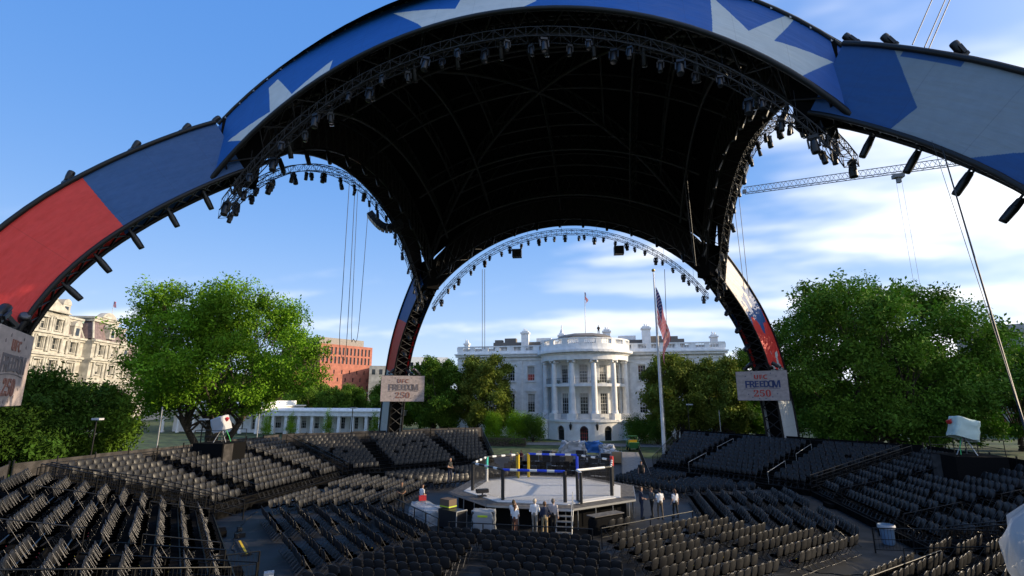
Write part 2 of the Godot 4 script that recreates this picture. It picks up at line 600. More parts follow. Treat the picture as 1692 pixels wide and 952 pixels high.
func canopy() -> void:
	var t := thing("arched_canopy", "giant black vaulted canopy on four curved legs with star and stripe banners over the cage", "canopy")
	# roof shell: sail vault
	var sh := MB.new()
	var nseg := 26
	var a := 15.3
	var pt := func(i: int, j: int, lift: float) -> Vector3:
		var x := -a + 2 * a * i / nseg
		var z := -a + 2 * a * j / nseg
		return Vector3(x, 7.4 + sqrt(26.0 * 26.0 - x * x - z * z) + lift, z)
	for i in nseg:
		for j in nseg:
			sh.quad(pt.call(i, j + 1, 0.0), pt.call(i + 1, j + 1, 0.0), pt.call(i + 1, j, 0.0), pt.call(i, j, 0.0))
			sh.quad(pt.call(i, j, -0.06), pt.call(i + 1, j, -0.06), pt.call(i + 1, j + 1, -0.06), pt.call(i, j + 1, -0.06))
	part("roof_skin", sh, M.fabric_black, t, "black stretched roof skin of the canopy")
	var arch_mat := printed("arch_print", arch_print())
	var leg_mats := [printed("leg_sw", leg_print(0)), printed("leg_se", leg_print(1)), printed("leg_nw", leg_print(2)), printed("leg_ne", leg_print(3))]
	for k in [0, 2, 4, 6]:
		var o := outd(k)
		var tn := tand(k)
		var setback := func(x: float) -> float: return 1.25 * (1.0 - pow(x / 15.2, 2.0)) + 0.12
		var low := func(s: float) -> Vector3:
			var x: float = lerpf(-15.0, 15.0, s)
			return o * ARCH_Z + tn * x + Vector3(0, arch_y(x), 0)
		var top := func(s: float) -> Vector3:
			var x: float = lerpf(-15.0, 15.0, s)
			return o * (ARCH_Z - setback.call(x)) + tn * x + Vector3(0, arch_y(x) + 3.3, 0)
		var ban := MB.new()
		var back := MB.new()
		var sg := 60
		for i in sg:
			var s0 := float(i) / sg
			var s1 := float(i + 1) / sg
			ban.quad(low.call(s0), low.call(s1), top.call(s1), top.call(s0), Vector2(s0, 0), Vector2(s1, 1))
			back.quad(low.call(s1) - o * 0.05, low.call(s0) - o * 0.05, top.call(s0) - o * 0.05, top.call(s1) - o * 0.05)
		var arch := part("arch_banner", ban, arch_mat, t)
		part("lining", back, M.lining, arch)
		# structural arch: edge tubes and an inner lattice band
		var inner := func(s: float) -> Vector3: return low.call(s) - o * 1.7 + Vector3(0, 0.1, 0)
		var inner_top := func(s: float) -> Vector3: return low.call(s) - o * 1.9 + Vector3(0, 2.4, 0)
		for tb in [[low, 0.13], [func(s: float) -> Vector3: return top.call(s) + Vector3(0, 0.12, 0), 0.09], [inner, 0.10], [inner_top, 0.10]]:
			var st := MB.new()
			rail_line(st, tb[0], 40, tb[1], 6)
			part("arch_tube", st, M.black_steel, arch)
		var web := MB.new()
		lattice(web, inner, inner_top, 34, 0.05)
		lattice(web, inner_top, inner, 34, 0.05)
		lattice(web, inner, low, 34, 0.045)
		lattice(web, inner_top, top, 22, 0.045)
		part("arch_lattice", web, M.truss, arch)
		# clips along the banner's upper edge
		if k == 0:
			var clip := MB.new()
			clip.box(Vector3(0, 0.06, 0), Vector3(0.14, 0.10, 0.12))
			var cm := clip.mesh()
			for i in 44:
				mpart("edge_clip", cm, M.galv, arch, "", Transform3D(Basis(), top.call((i + 0.5) / 44.0)))
	# diagonal ribs and rings under the skin
	var ribs := MB.new()
	var ribweb := MB.new()
	var sph := func(x: float, z: float, drop: float) -> Vector3: return Vector3(x, 7.4 + sqrt(676.0 - x * x - z * z) - drop, z)
	for sgn in [1.0, -1.0]:
		var up := func(s: float) -> Vector3: return sph.call(lerpf(-15, 15, s), sgn * lerpf(-15, 15, s), 0.4)
		var dn := func(s: float) -> Vector3: return sph.call(lerpf(-15, 15, s), sgn * lerpf(-15, 15, s), 1.9)
		rail_line(ribs, up, 30, 0.10); rail_line(ribs, dn, 30, 0.14)
		lattice(ribweb, up, dn, 34, 0.05); lattice(ribweb, dn, up, 34, 0.05)
	for q in [5.0, 10.0]:
		for k in 4:
			var e := func(s: float, drop: float) -> Vector3:
				var w: float = lerpf(-q, q, s)
				var p := [Vector2(w, q), Vector2(q, w), Vector2(w, -q), Vector2(-q, w)]
				return sph.call(p[k].x, p[k].y, drop)
			var up := func(s: float) -> Vector3: return e.call(s, 0.4)
			var dn := func(s: float) -> Vector3: return e.call(s, 1.6)
			rail_line(ribs, up, 12, 0.07); rail_line(ribs, dn, 12, 0.09)
			lattice(ribweb, up, dn, 18, 0.045)
	for k in 4:
		var e := func(s: float, drop: float) -> Vector3:
			var p: Vector3 = yb(k * PI / 2) * Vector3(0, 0, lerpf(0.0, 15.0, s))
			return sph.call(p.x, p.z, drop)
		rail_line(ribs, func(s: float) -> Vector3: return e.call(s, 0.5), 14, 0.07)
		rail_line(ribs, func(s: float) -> Vector3: return e.call(s, 1.7), 14, 0.09)
		lattice(ribweb, func(s: float) -> Vector3: return e.call(s, 0.5), func(s: float) -> Vector3: return e.call(s, 1.7), 16, 0.045)
	for k in [0, 2, 4, 6]:
		var o := outd(k)
		var tn := tand(k)
		for g in [[11.8, 2.3, 12.4], [7.2, 1.5, 13.0]]:
			var off: float = g[0]
			var lim: float = g[2]
			var lo := func(s: float) -> Vector3:
				var p: Vector3 = o * off + tn * lerpf(-lim, lim, s)
				return sph.call(p.x, p.z, 0.35 + g[1] + 0.5)
			var hi := func(s: float) -> Vector3:
				var p: Vector3 = o * (off + 0.7) + tn * lerpf(-lim, lim, s)
				return sph.call(p.x, p.z, 0.35)
			rail_line(ribs, lo, 24, 0.11); rail_line(ribs, hi, 24, 0.08)
			lattice(ribweb, lo, hi, 30, 0.05); lattice(ribweb, hi, lo, 30, 0.05)
	part("roof_ribs", ribs, M.rib_steel, t)
	part("rib_lattice", ribweb, M.rib_steel, t)
	# legs
	for q in 4:
		var k: float = [7.0, 1.0, 5.0, 3.0][q]
		var leg := Node3D.new()
		leg.name = "leg"
		t.add_child(leg, true)
		leg.set_meta("label", ["leg with slate blue and red banner, ending behind the west stand", "leg with blue banner and a big white star, nearest the wrapped fixture", "leg with blue, red and white banner beside the long colonnade", "leg with pale, blue and red banner in front of the big dark tree"][q])
		var hw := 0.8
		var hd := 1.35
		for sd in [-1.0, 1.0]:
			var ban := MB.new()
			for i in 30:
				var s0 := i / 30.0
				var s1 := (i + 1) / 30.0
				var p0 := leg_point(k, s0, hw * sd, -hd)
				var p1 := leg_point(k, s1, hw * sd, -hd)
				var p2 := leg_point(k, s1, hw * sd, hd)
				var p3 := leg_point(k, s0, hw * sd, hd)
				if sd > 0:
					ban.quad(p0, p1, p2, p3, Vector2(s0, 0), Vector2(s1, 1))
				else:
					ban.quad(p1, p0, p3, p2, Vector2(s1, 0), Vector2(s0, 1))
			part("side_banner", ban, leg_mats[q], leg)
		var skin := MB.new()
		for i in 30:
			var s0 := i / 30.0
			var s1 := (i + 1) / 30.0
			skin.quad(leg_point(k, s0, hw, hd), leg_point(k, s1, hw, hd), leg_point(k, s1, -hw, hd), leg_point(k, s0, -hw, hd))
			skin.quad(leg_point(k, s0, -hw, -hd + 0.5), leg_point(k, s1, -hw, -hd + 0.5), leg_point(k, s1, hw, -hd + 0.5), leg_point(k, s0, hw, -hd + 0.5))
		part("leg_skin", skin, M.fabric_black, leg)
		for x in [-hw - 0.04, hw + 0.04]:
			for y in [-hd - 0.06, hd + 0.06]:
				var ch := MB.new()
				rail_line(ch, func(s: float) -> Vector3: return leg_point(k, s, x, y), 30, 0.11, 6)
				part("leg_chord", ch, M.black_steel, leg)
		var lw := MB.new()
		lattice(lw, func(s: float) -> Vector3: return leg_point(k, s, -hw, -hd), func(s: float) -> Vector3: return leg_point(k, s, hw, -hd), 26, 0.05)
		lattice(lw, func(s: float) -> Vector3: return leg_point(k, s, hw, -hd), func(s: float) -> Vector3: return leg_point(k, s, -hw, -hd), 26, 0.05)
		part("leg_lattice", lw, M.truss, leg)
		var gus := MB.new()
		gus.box(outd(k) * 20.5 + Vector3(0, 20.3, 0), Vector3(1.4, 3.2, 2.0), yb(k * PI / 4))
		part("corner_gusset", gus, M.fabric_black, leg)
		var foot := MB.new()
		foot.box(outd(k) * 30.4 + Vector3(0, 0.15, 0), Vector3(3.2, 0.3, 3.2), yb(k * PI / 4))
		part("footing", foot, M.black_steel, leg)

# ---------- rigging ----------
func box_truss(called: String, label: String, line: Callable, side: Callable, wdt: float, hgt: float, bays: int, group := "") -> Node3D:
	# four chords round a centre line, each a part, laced on all four sides
	var t := thing(called, label, "truss", Vector3.ZERO, 0.0, group)
	var rails := []
	for sx in [-0.5, 0.5]:
		for sy in [-0.5, 0.5]:
			var r := func(s: float) -> Vector3: return line.call(s) + side.call(s) * (sx * wdt) + Vector3(0, sy * hgt, 0)
			rails.append(r)
			var c := MB.new()
			rail_line(c, r, maxi(bays / 2, 2), 0.028, 5)
			part("chord", c, M.truss, t)
	var w := MB.new()
	lattice(w, rails[0], rails[1], bays, 0.016)
	lattice(w, rails[2], rails[3], bays, 0.016)
	lattice(w, rails[0], rails[2], bays, 0.016)
	lattice(w, rails[1], rails[3], bays, 0.016)
	for i in bays + 1:
		var s := float(i) / bays
		for pr in [[0, 1], [1, 3], [3, 2], [2, 0]]:
			w.tube(rails[pr[0]].call(s), rails[pr[1]].call(s), 0.014, 0.014, 4)
	part("lacing", w, M.truss, t)
	return t
var moving_head: Node3D
var wash_tube: Node3D
func make_lamps() -> void:
	moving_head = Node3D.new()
	moving_head.name = "moving_head_light"
	var b := MB.new()
	b.box(Vector3(0, -0.13, 0), Vector3(0.42, 0.16, 0.30))
	b.tube(Vector3(-0.12, -0.06, 0), Vector3(-0.12, 0.12, 0), 0.025, 0.025, 5); b.tube(Vector3(0.12, -0.06, 0), Vector3(0.12, 0.12, 0), 0.025, 0.025, 5)
	part("clamp_base", b, M.lamp_black, moving_head)
	var y := MB.new()
	y.box(Vector3(-0.25, -0.42, 0), Vector3(0.07, 0.50, 0.16)); y.box(Vector3(0.25, -0.42, 0), Vector3(0.07, 0.50, 0.16)); y.box(Vector3(0, -0.23, 0), Vector3(0.5, 0.06, 0.16))
	part("yoke", y, M.lamp_black, moving_head)
	var h := MB.new()
	h.lathe([Vector2(0.02, -1.06), Vector2(0.19, -1.05), Vector2(0.21, -0.95), Vector2(0.20, -0.62), Vector2(0.17, -0.42), Vector2(0.12, -0.32), Vector2(0.02, -0.30)], 10, Vector3(0, 0.05, 0))
	var hd := part("lamp_head", h, M.lamp_black, moving_head)
	var l := MB.new()
	l.lathe([Vector2(0.01, -1.075), Vector2(0.10, -1.073), Vector2(0.17, -1.062)], 10, Vector3(0, 0.05, 0))
	part("lens", l, M.lens, hd)
	wash_tube = Node3D.new()
	wash_tube.name = "tube_spotlight"
	var w := MB.new()
	w.lathe([Vector2(0.02, -1.75), Vector2(0.20, -1.74), Vector2(0.22, -1.60), Vector2(0.24, -0.9), Vector2(0.20, -0.30), Vector2(0.13, -0.18), Vector2(0.02, -0.16)], 12)
	var wb := part("barrel", w, M.lamp_black, wash_tube)
	var wl := MB.new()
	wl.lathe([Vector2(0.01, -1.765), Vector2(0.18, -1.75)], 12)
	part("lens", wl, M.lens, wb)
	var wy := MB.new()
	wy.box(Vector3(-0.28, -0.35, 0), Vector3(0.05, 0.72, 0.12)); wy.box(Vector3(0.28, -0.35, 0), Vector3(0.05, 0.72, 0.12)); wy.box(Vector3(0, 0.03, 0), Vector3(0.6, 0.06, 0.14))
	part("yoke", wy, M.lamp_black, wash_tube)
func lamp(proto: Node3D, at: Vector3, b: Basis, label: String, group: String) -> void:
	var o := dup(proto, Transform3D(b, at))
	tag(o, label, "stage light", group)
func rigging() -> void:
	make_lamps()
	var names := {0: "arch with the white stars", 4: "arch facing the mansion", 6: "arch on the colonnade side", 2: "arch on the tower crane side"}
	for k in [0, 4, 6, 2]:
		var o := outd(k)
		var tn := tand(k)
		var line := func(s: float) -> Vector3:
			var an: float = lerpf(-0.98, 0.98, s)
			return o * (ARCH_Z - 0.55) + tn * (sin(an) * 17.2) + Vector3(0, 7.4 + cos(an) * 17.2, 0)
		var side := func(s: float) -> Vector3: return o
		var w := 0.55
		box_truss("lighting_truss", "curved black lattice truss hung under the " + names[k], line, side, w, 0.5, 62)
		var hang := MB.new()
		for i in 9:
			var p: Vector3 = line.call(0.06 + i * 0.11)
			hang.tube(p + Vector3(0, 0.25, 0), p + Vector3(0, 1.4, 0), 0.012, 0.012, 4)
		single("hanging_wires", hang, M.truss, "short steel wires holding the truss under the " + names[k], "wires")
		var cnt := 32
		for i in cnt:
			var s := (i + 0.5 + rng.randf_range(-0.28, 0.28)) / cnt
			var p: Vector3 = line.call(s) + o * (0.22 if i % 2 == 0 else -0.22) + Vector3(0, -0.36, 0)
			var tilt := Basis(tn, rng.randf_range(-0.25, 0.25)) * Basis(o, rng.randf_range(-0.14, 0.14)) * yb(k * PI / 4 + rng.randf_range(-0.5, 0.5))
			var sc := 0.58 if i % 3 else 0.8
			lamp(moving_head, p, tilt.scaled_local(Vector3.ONE * sc), "black moving-head spotlight on the truss under the " + names[k], "spotlights under the " + names[k])
		# dark fixtures hung from the inner lattice of the arch
		for i in 11:
			var x := -12.0 + i * 2.4
			var p: Vector3 = o * (ARCH_Z - 1.85) + tn * x + Vector3(0, arch_y(x) + 0.0, 0)
			lamp(wash_tube, p, (yb(k * PI / 4) * Basis(Vector3.RIGHT, 0.35 + rng.randf_range(-0.1, 0.1))).scaled_local(Vector3.ONE * 0.62), "long black tube spotlight inside the " + names[k], "tube spotlights inside the " + names[k])
	# fixtures along the legs: tubes below, heads on top
	for q in 4:
		var k: float = [7.0, 1.0, 5.0, 3.0][q]
		var where: String = ["red and blue leg", "leg with the big white star", "leg by the colonnade", "leg by the big dark tree"][q]
		var ss := [0.07, 0.19, 0.29, 0.38, 0.46, 0.54] if q < 2 else [0.12, 0.22, 0.32, 0.42, 0.52]
		for s in ss:
			var p := leg_point(k, s, 0.35, -1.5)
			var b := yb(k * PI / 4)
			if q < 2:
				var up := (leg_point(k, s, 0.0, 1.0) - leg_point(k, s, 0.0, 0.0)).normalized()
				up = (up + Vector3(0, 0.35, 0) + tand(k) * 0.12).normalized()
				b = Basis(tand(k).cross(up).cross(up).normalized() * -1.0, up, tand(k).cross(up).normalized()).orthonormalized()
				lamp(wash_tube, p, b.scaled_local(Vector3(0.62, 0.56, 0.62)), "black tube spotlight hanging below the " + where, "tube spotlights below the " + where)
			else:
				lamp(moving_head, p, yb(k * PI / 4) * Basis(Vector3.RIGHT, 0.8), "black spotlight on the inner side of the " + where, "spotlights on the " + where)
		if q < 2:
			for s in [0.02, 0.14, 0.27, 0.40]:
				var p := leg_point(k, s, 0.1, 1.6)
				lamp(moving_head, p + Vector3(0, 0.1, 0), (yb(k * PI / 4 + 0.6) * Basis(Vector3.RIGHT, 2.5 + s)).scaled_local(Vector3.ONE * 0.72), "black moving-head spotlight standing on top of the " + where, "spotlights on top of the " + where)
	# speaker arrays: cabinets strung along a hanging curve
	for a in [[Vector3(-17.5, 24.6, -5.9), Vector3(-14.7, 23.9, -7.2), 1.0, "curved black speaker array hung beside the colonnade-side arch"], [Vector3(17.0, 27.3, -8.0), Vector3(15.2, 24.7, -8.5), 0.7, "curved black speaker array hung beside the crane-side arch"]]:
		var t := thing("line_array", a[3], "speaker", a[0])
		var ends: Vector3 = a[1] - a[0]
		var pts := []
		for i in 11:
			var f := i / 10.0
			pts.append(ends * f + Vector3(0, -a[2] * sin(PI * f), 0))
		for i in 10:
			var d: Vector3 = (pts[i + 1] - pts[i])
			var m := MB.new()
			var x := d.normalized()
			var z := x.cross(Vector3.UP).normalized()
			m.box(Vector3.ZERO, Vector3(d.length() * 0.94, 0.62, 1.15), Basis(x, z.cross(x), z))
			var bx := part("cabinet", m, M.lamp_black, t)
			bx.position = (pts[i] + pts[i + 1]) * 0.5
		var m2 := MB.new()
		m2.tube(pts[0], pts[0] + Vector3(0, 1.6, 0), 0.02); m2.tube(pts[10], pts[10] + Vector3(0, 1.6, 0), 0.02); m2.tube(pts[0] + Vector3(0, 1.6, 0), pts[10] + Vector3(0, 1.6, 0), 0.04)
		part("hanging_bar", m2, M.black_steel, t)
	# two small speakers at the back truss
	for x in [-4.9, 5.9]:
		var m := MB.new()
		m.box(Vector3(x, arch_y(x) - 2.4, -15.4), Vector3(1.0, 0.85, 0.8), yb(0.1))
		single("hanging_speaker", m, M.lamp_black, "small black box speaker on the back truss, " + ("beside a pair of cables" if x < 0 else "above the tall flagpole"), "speaker")
	# cables
	cable([Vector3(-24.10, 31.26, -13.00), Vector3(-23.97, 18.79, -13.00), Vector3(-24.03, 13.49, -13.20), Vector3(-23.62, 11.35, -13.40), Vector3(-23.40, 13.52, -13.60), Vector3(-23.94, 32.06, -14.00)], 0.035, "long looped black cable hanging beside the colonnade-side leg")
	cable([Vector3(-23.55, 30.89, -14.00), Vector3(-22.87, 14.81, -13.50), Vector3(-22.55, 13.49, -13.50), Vector3(-22.05, 14.46, -13.50), Vector3(-21.53, 27.74, -13.00)], 0.03, "shorter looped black cable next to the long looped one")
	cable([Vector3(10.97, 34.23, -2.00), Vector3(10.91, 25.14, -2.00), Vector3(11.20, 16.83, -2.00)], 0.035, "hoist chain hanging inside the dark vault")
	cable([Vector3(11.34, 34.17, -2.00), Vector3(11.14, 25.11, -2.00), Vector3(11.29, 16.83, -2.00)], 0.035, "hoist chain hanging inside the dark vault")
	cable([Vector3(-8.77, 21.00, -15.40), Vector3(-8.66, 12.29, -15.40)], 0.03, "thin cable hanging from the back truss in front of the mansion roof")
	cable([Vector3(-8.50, 20.99, -15.40), Vector3(-8.39, 12.28, -15.40)], 0.03, "thin cable hanging from the back truss in front of the mansion roof")
	cable([Vector3(10.21, 19.66, -14.00), Vector3(10.01, 12.79, -14.00)], 0.028, "thin cable hanging just beside the tall flagpole")
	cable([Vector3(17.18, 27.03, -14.00), Vector3(17.35, 17.22, -14.00)], 0.028, "thin cable hanging near the leg by the big dark tree")
	cable([Vector3(17.71, 27.31, -14.00), Vector3(17.72, 16.62, -14.00)], 0.028, "thin cable hanging near the leg by the big dark tree")
	cable([Vector3(19.04, 24.42, 16.00), Vector3(15.80, 19.28, 18.50)], 0.02, "guy wire rising from the leg with the big white star")
	cable([Vector3(19.49, 24.33, 16.00), Vector3(16.15, 19.13, 18.50)], 0.02, "guy wire rising from the leg with the big white star")
	cable([Vector3(19.65, 24.30, 16.00), Vector3(16.27, 19.06, 18.50)], 0.02, "guy wire rising from the leg with the big white star")
func cable(pts: Array, r: float, label: String) -> void:
	var c := MB.new()
	var cv := Curve3D.new()
	for i in pts.size():
		var tn: Vector3 = (pts[mini(i + 1, pts.size() - 1)] - pts[maxi(i - 1, 0)]) * 0.16
		cv.add_point(pts[i], -tn, tn)
	cv.bake_interval = 0.5
	var bp := cv.get_baked_points()
	for i in bp.size() - 1:
		c.tube(bp[i], bp[i + 1], r, r, 5)
	single("hanging_cable", c, M.black_steel, label, "cable", "cables hanging from the canopy")
# ---------- chairs ----------
var chair_proto: Node3D
var chair_mesh: ArrayMesh
func make_chair() -> void:
	# folding chair facing +Z, origin on the floor
	var seat := MB.new()
	seat.pad(Vector3(0, 0.455, 0.02), Basis(Vector3.RIGHT, Vector3(0, 0.06, 1).normalized(), Vector3(0, 1, -0.06).normalized()), 0.44, 0.42, 0.055, 3.4)
	var back := MB.new()
	var bb := Basis(Vector3.RIGHT, Vector3(0, 0.97, -0.22).normalized(), Vector3(0, 0.22, 0.97).normalized())
	back.pad(Vector3(0, 0.69, -0.235), bb, 0.44, 0.46, 0.032, 4.4, 20)
	var legs := []
	for s in [-1.0, 1.0]:
		var l := MB.new()
		var x: float = 0.215 * s
		l.tube(Vector3(x, 0.86, -0.29), Vector3(x, 0.0, 0.25), 0.013, 0.013, 5)
		l.tube(Vector3(x * 0.93, 0.44, 0.20), Vector3(x * 0.93, 0.0, -0.30), 0.013, 0.013, 5)
		l.tube(Vector3(x, 0.012, 0.235), Vector3(x * 0.0, 0.02, 0.235), 0.010, 0.010, 4)
		l.tube(Vector3(x * 0.93, 0.03, -0.29), Vector3(0, 0.03, -0.29), 0.010, 0.010, 4)
		l.tube(Vector3(x, 0.87, -0.292), Vector3(x * 0.4, 0.925, -0.30), 0.013, 0.013, 4)
		l.tube(Vector3(x * 0.4, 0.925, -0.30), Vector3(0, 0.935, -0.30), 0.013, 0.013, 4)
		legs.append(l)
	chair_proto = Node3D.new()
	chair_proto.name = "folding_chair"
	part("seat", seat, M.vinyl, chair_proto)
	part("backrest", back, M.vinyl, chair_proto)
	part("leg_frame", legs[0], M.chair_metal, chair_proto)
	part("leg_frame", legs[1], M.chair_metal, chair_proto)
	chair_mesh = ArrayMesh.new()
	var pads := MB.new()
	pads.pad(Vector3(0, 0.455, 0.02), Basis(Vector3.RIGHT, Vector3(0, 0.06, 1).normalized(), Vector3(0, 1, -0.06).normalized()), 0.44, 0.42, 0.055, 3.4, 10)
	pads.pad(Vector3(0, 0.69, -0.235), bb, 0.44, 0.46, 0.032, 4.4, 16)
	pads.mesh(M.vinyl, chair_mesh)
	for l in legs:
		l.mesh(M.chair_metal, chair_mesh)
func in_frame(p: Vector3) -> bool:
	var d := cam.basis.inverse() * (p - CAM)
	if d.z > -0.5:
		return false
	var x := d.x / -d.z * 835.0
	var y := d.y / -d.z * 835.0
	return absf(x) < 852.0 and absf(y) < 484.0
var seats := []
const DIRN := ["south", "south-east", "east", "north-east", "north", "north-west", "west", "south-west"]
const BLOCK_TEXT := {0: "facing the cage steps", 1: "behind the sunlit barrier", 2: "between ramp foot and blue-grey bin", 3: "below the shaded stand beside the ramp", 5: "below the stand by the mansion shrubs", 6: "below the white-wrapped camera", 7: "near the plastic-covered table"}
const ORD := ["first", "second", "third", "fourth", "fifth", "sixth", "seventh", "eighth", "ninth", "tenth", "eleventh"]
func add_seat(list: Array, p: Vector3, face: Vector3, block: int, row: int, tier: bool) -> void:
	if not in_frame(p + Vector3(0, 0.6, 0)):
		return
	var b := yb(atan2(face.x, face.z) + rng.randf_range(-0.09, 0.09))
	if rng.randf() < 0.012:
		return
	list.append([CAM.distance_to(p), Transform3D(b, p + Vector3(rng.randf_range(-0.03, 0.03), 0, rng.randf_range(-0.035, 0.035))), block, row, tier])
func place_chairs() -> void:
	make_chair()
	# floor blocks
	for k in [0, 1, 2, 3, 5, 6, 7]:
		var o := outd(k)
		var tn := tand(k)
		var rows := 11 if k == 0 else 8
		for i in rows:
			var r := 10.0 + 0.93 * i
			if k in [3, 5] and i == 7:
				continue
			var half := r * 0.40 - 0.45
			var n := int(half / 0.49)
			for j in range(-n, n + 1):
				var x := j * 0.49
				if k == 0:
					if i >= 3 and absf(x + 0.9) < 0.75: continue
				elif absf(x) < 0.6 and i > 1:
					continue
				add_seat(seats, o * r + tn * x, -o, k, i, false)
	# tiered stands
	for k in [1, 2, 3, 5, 6, 7]:
		var o := outd(k)
		var tn := tand(k)
		for i in TIERS:
			var r := tier_r(i) + 0.15
			var half := r * 0.40 - 0.7
			var n := int(half / 0.5)
			for j in range(-n, n + 1):
				var x := j * 0.5
				if absf(absf(x) - 3.9) < 0.62: continue
				if k == 6 and i >= 6 and absf(x - CAMERA_SPOT) < 1.5: continue
				if k == 2 and i >= 6 and absf(x - CAMERA_SPOT_E) < 1.7: continue
				add_seat(seats, o * r + tn * x + Vector3(0, tier_h(i), 0), -o, k, i, true)
	# loose chairs at the production tables
	for i in 5:
		for j in 4:
			for e in [-0.45, 0.45]:
				var p := Vector3(-5.4 + i * 2.15 + e, 0, -8.45 - j * 3.1)
				add_seat(seats, p, Vector3(rng.randf_range(-0.4, 0.4), 0, -1), 3, 0, false)
	seats.sort_custom(func(a, b): return a[0] < b[0])
	var first := mini(296, seats.size())
	var tg := MB.new()
	tg.box(Vector3.ZERO, Vector3(0.06, 0.05, 0.012))
	var tag_mesh := tg.mesh()
	for i in first:
		var e: Array = seats[i]
		var c := dup(chair_proto, e[1])
		if i % 5 == 0:
			mpart("seat_tag", tag_mesh, M.red if i % 3 == 0 else M.pad_yellow, c, "", Transform3D(Basis(), Vector3(0.19, 0.47, 0.2)))
		if e[4]:
			tag(c, "black folding chair on the " + ORD[e[3]] + " tier up " + STAND_TEXT[e[2]], "chair", "chairs on the tiers " + STAND_TEXT[e[2]])
		else:
			tag(c, "black folding chair in the " + ORD[e[3]] + " floor row from the cage, " + BLOCK_TEXT[e[2]], "chair", "floor chairs " + BLOCK_TEXT[e[2]])
	var mm := MultiMesh.new()
	mm.transform_format = MultiMesh.TRANSFORM_3D
	mm.mesh = chair_mesh
	mm.instance_count = seats.size() - first
	for i in range(first, seats.size()):
		mm.set_instance_transform(i - first, seats[i][1])
	var mi := MultiMeshInstance3D.new()
	mi.name = "folding_chair_rows"
	mi.multimesh = mm
	add_child(mi, true)
	tag(mi, "many more rows of black folding chairs filling floor blocks and tiers", "chairs", "", "stuff")

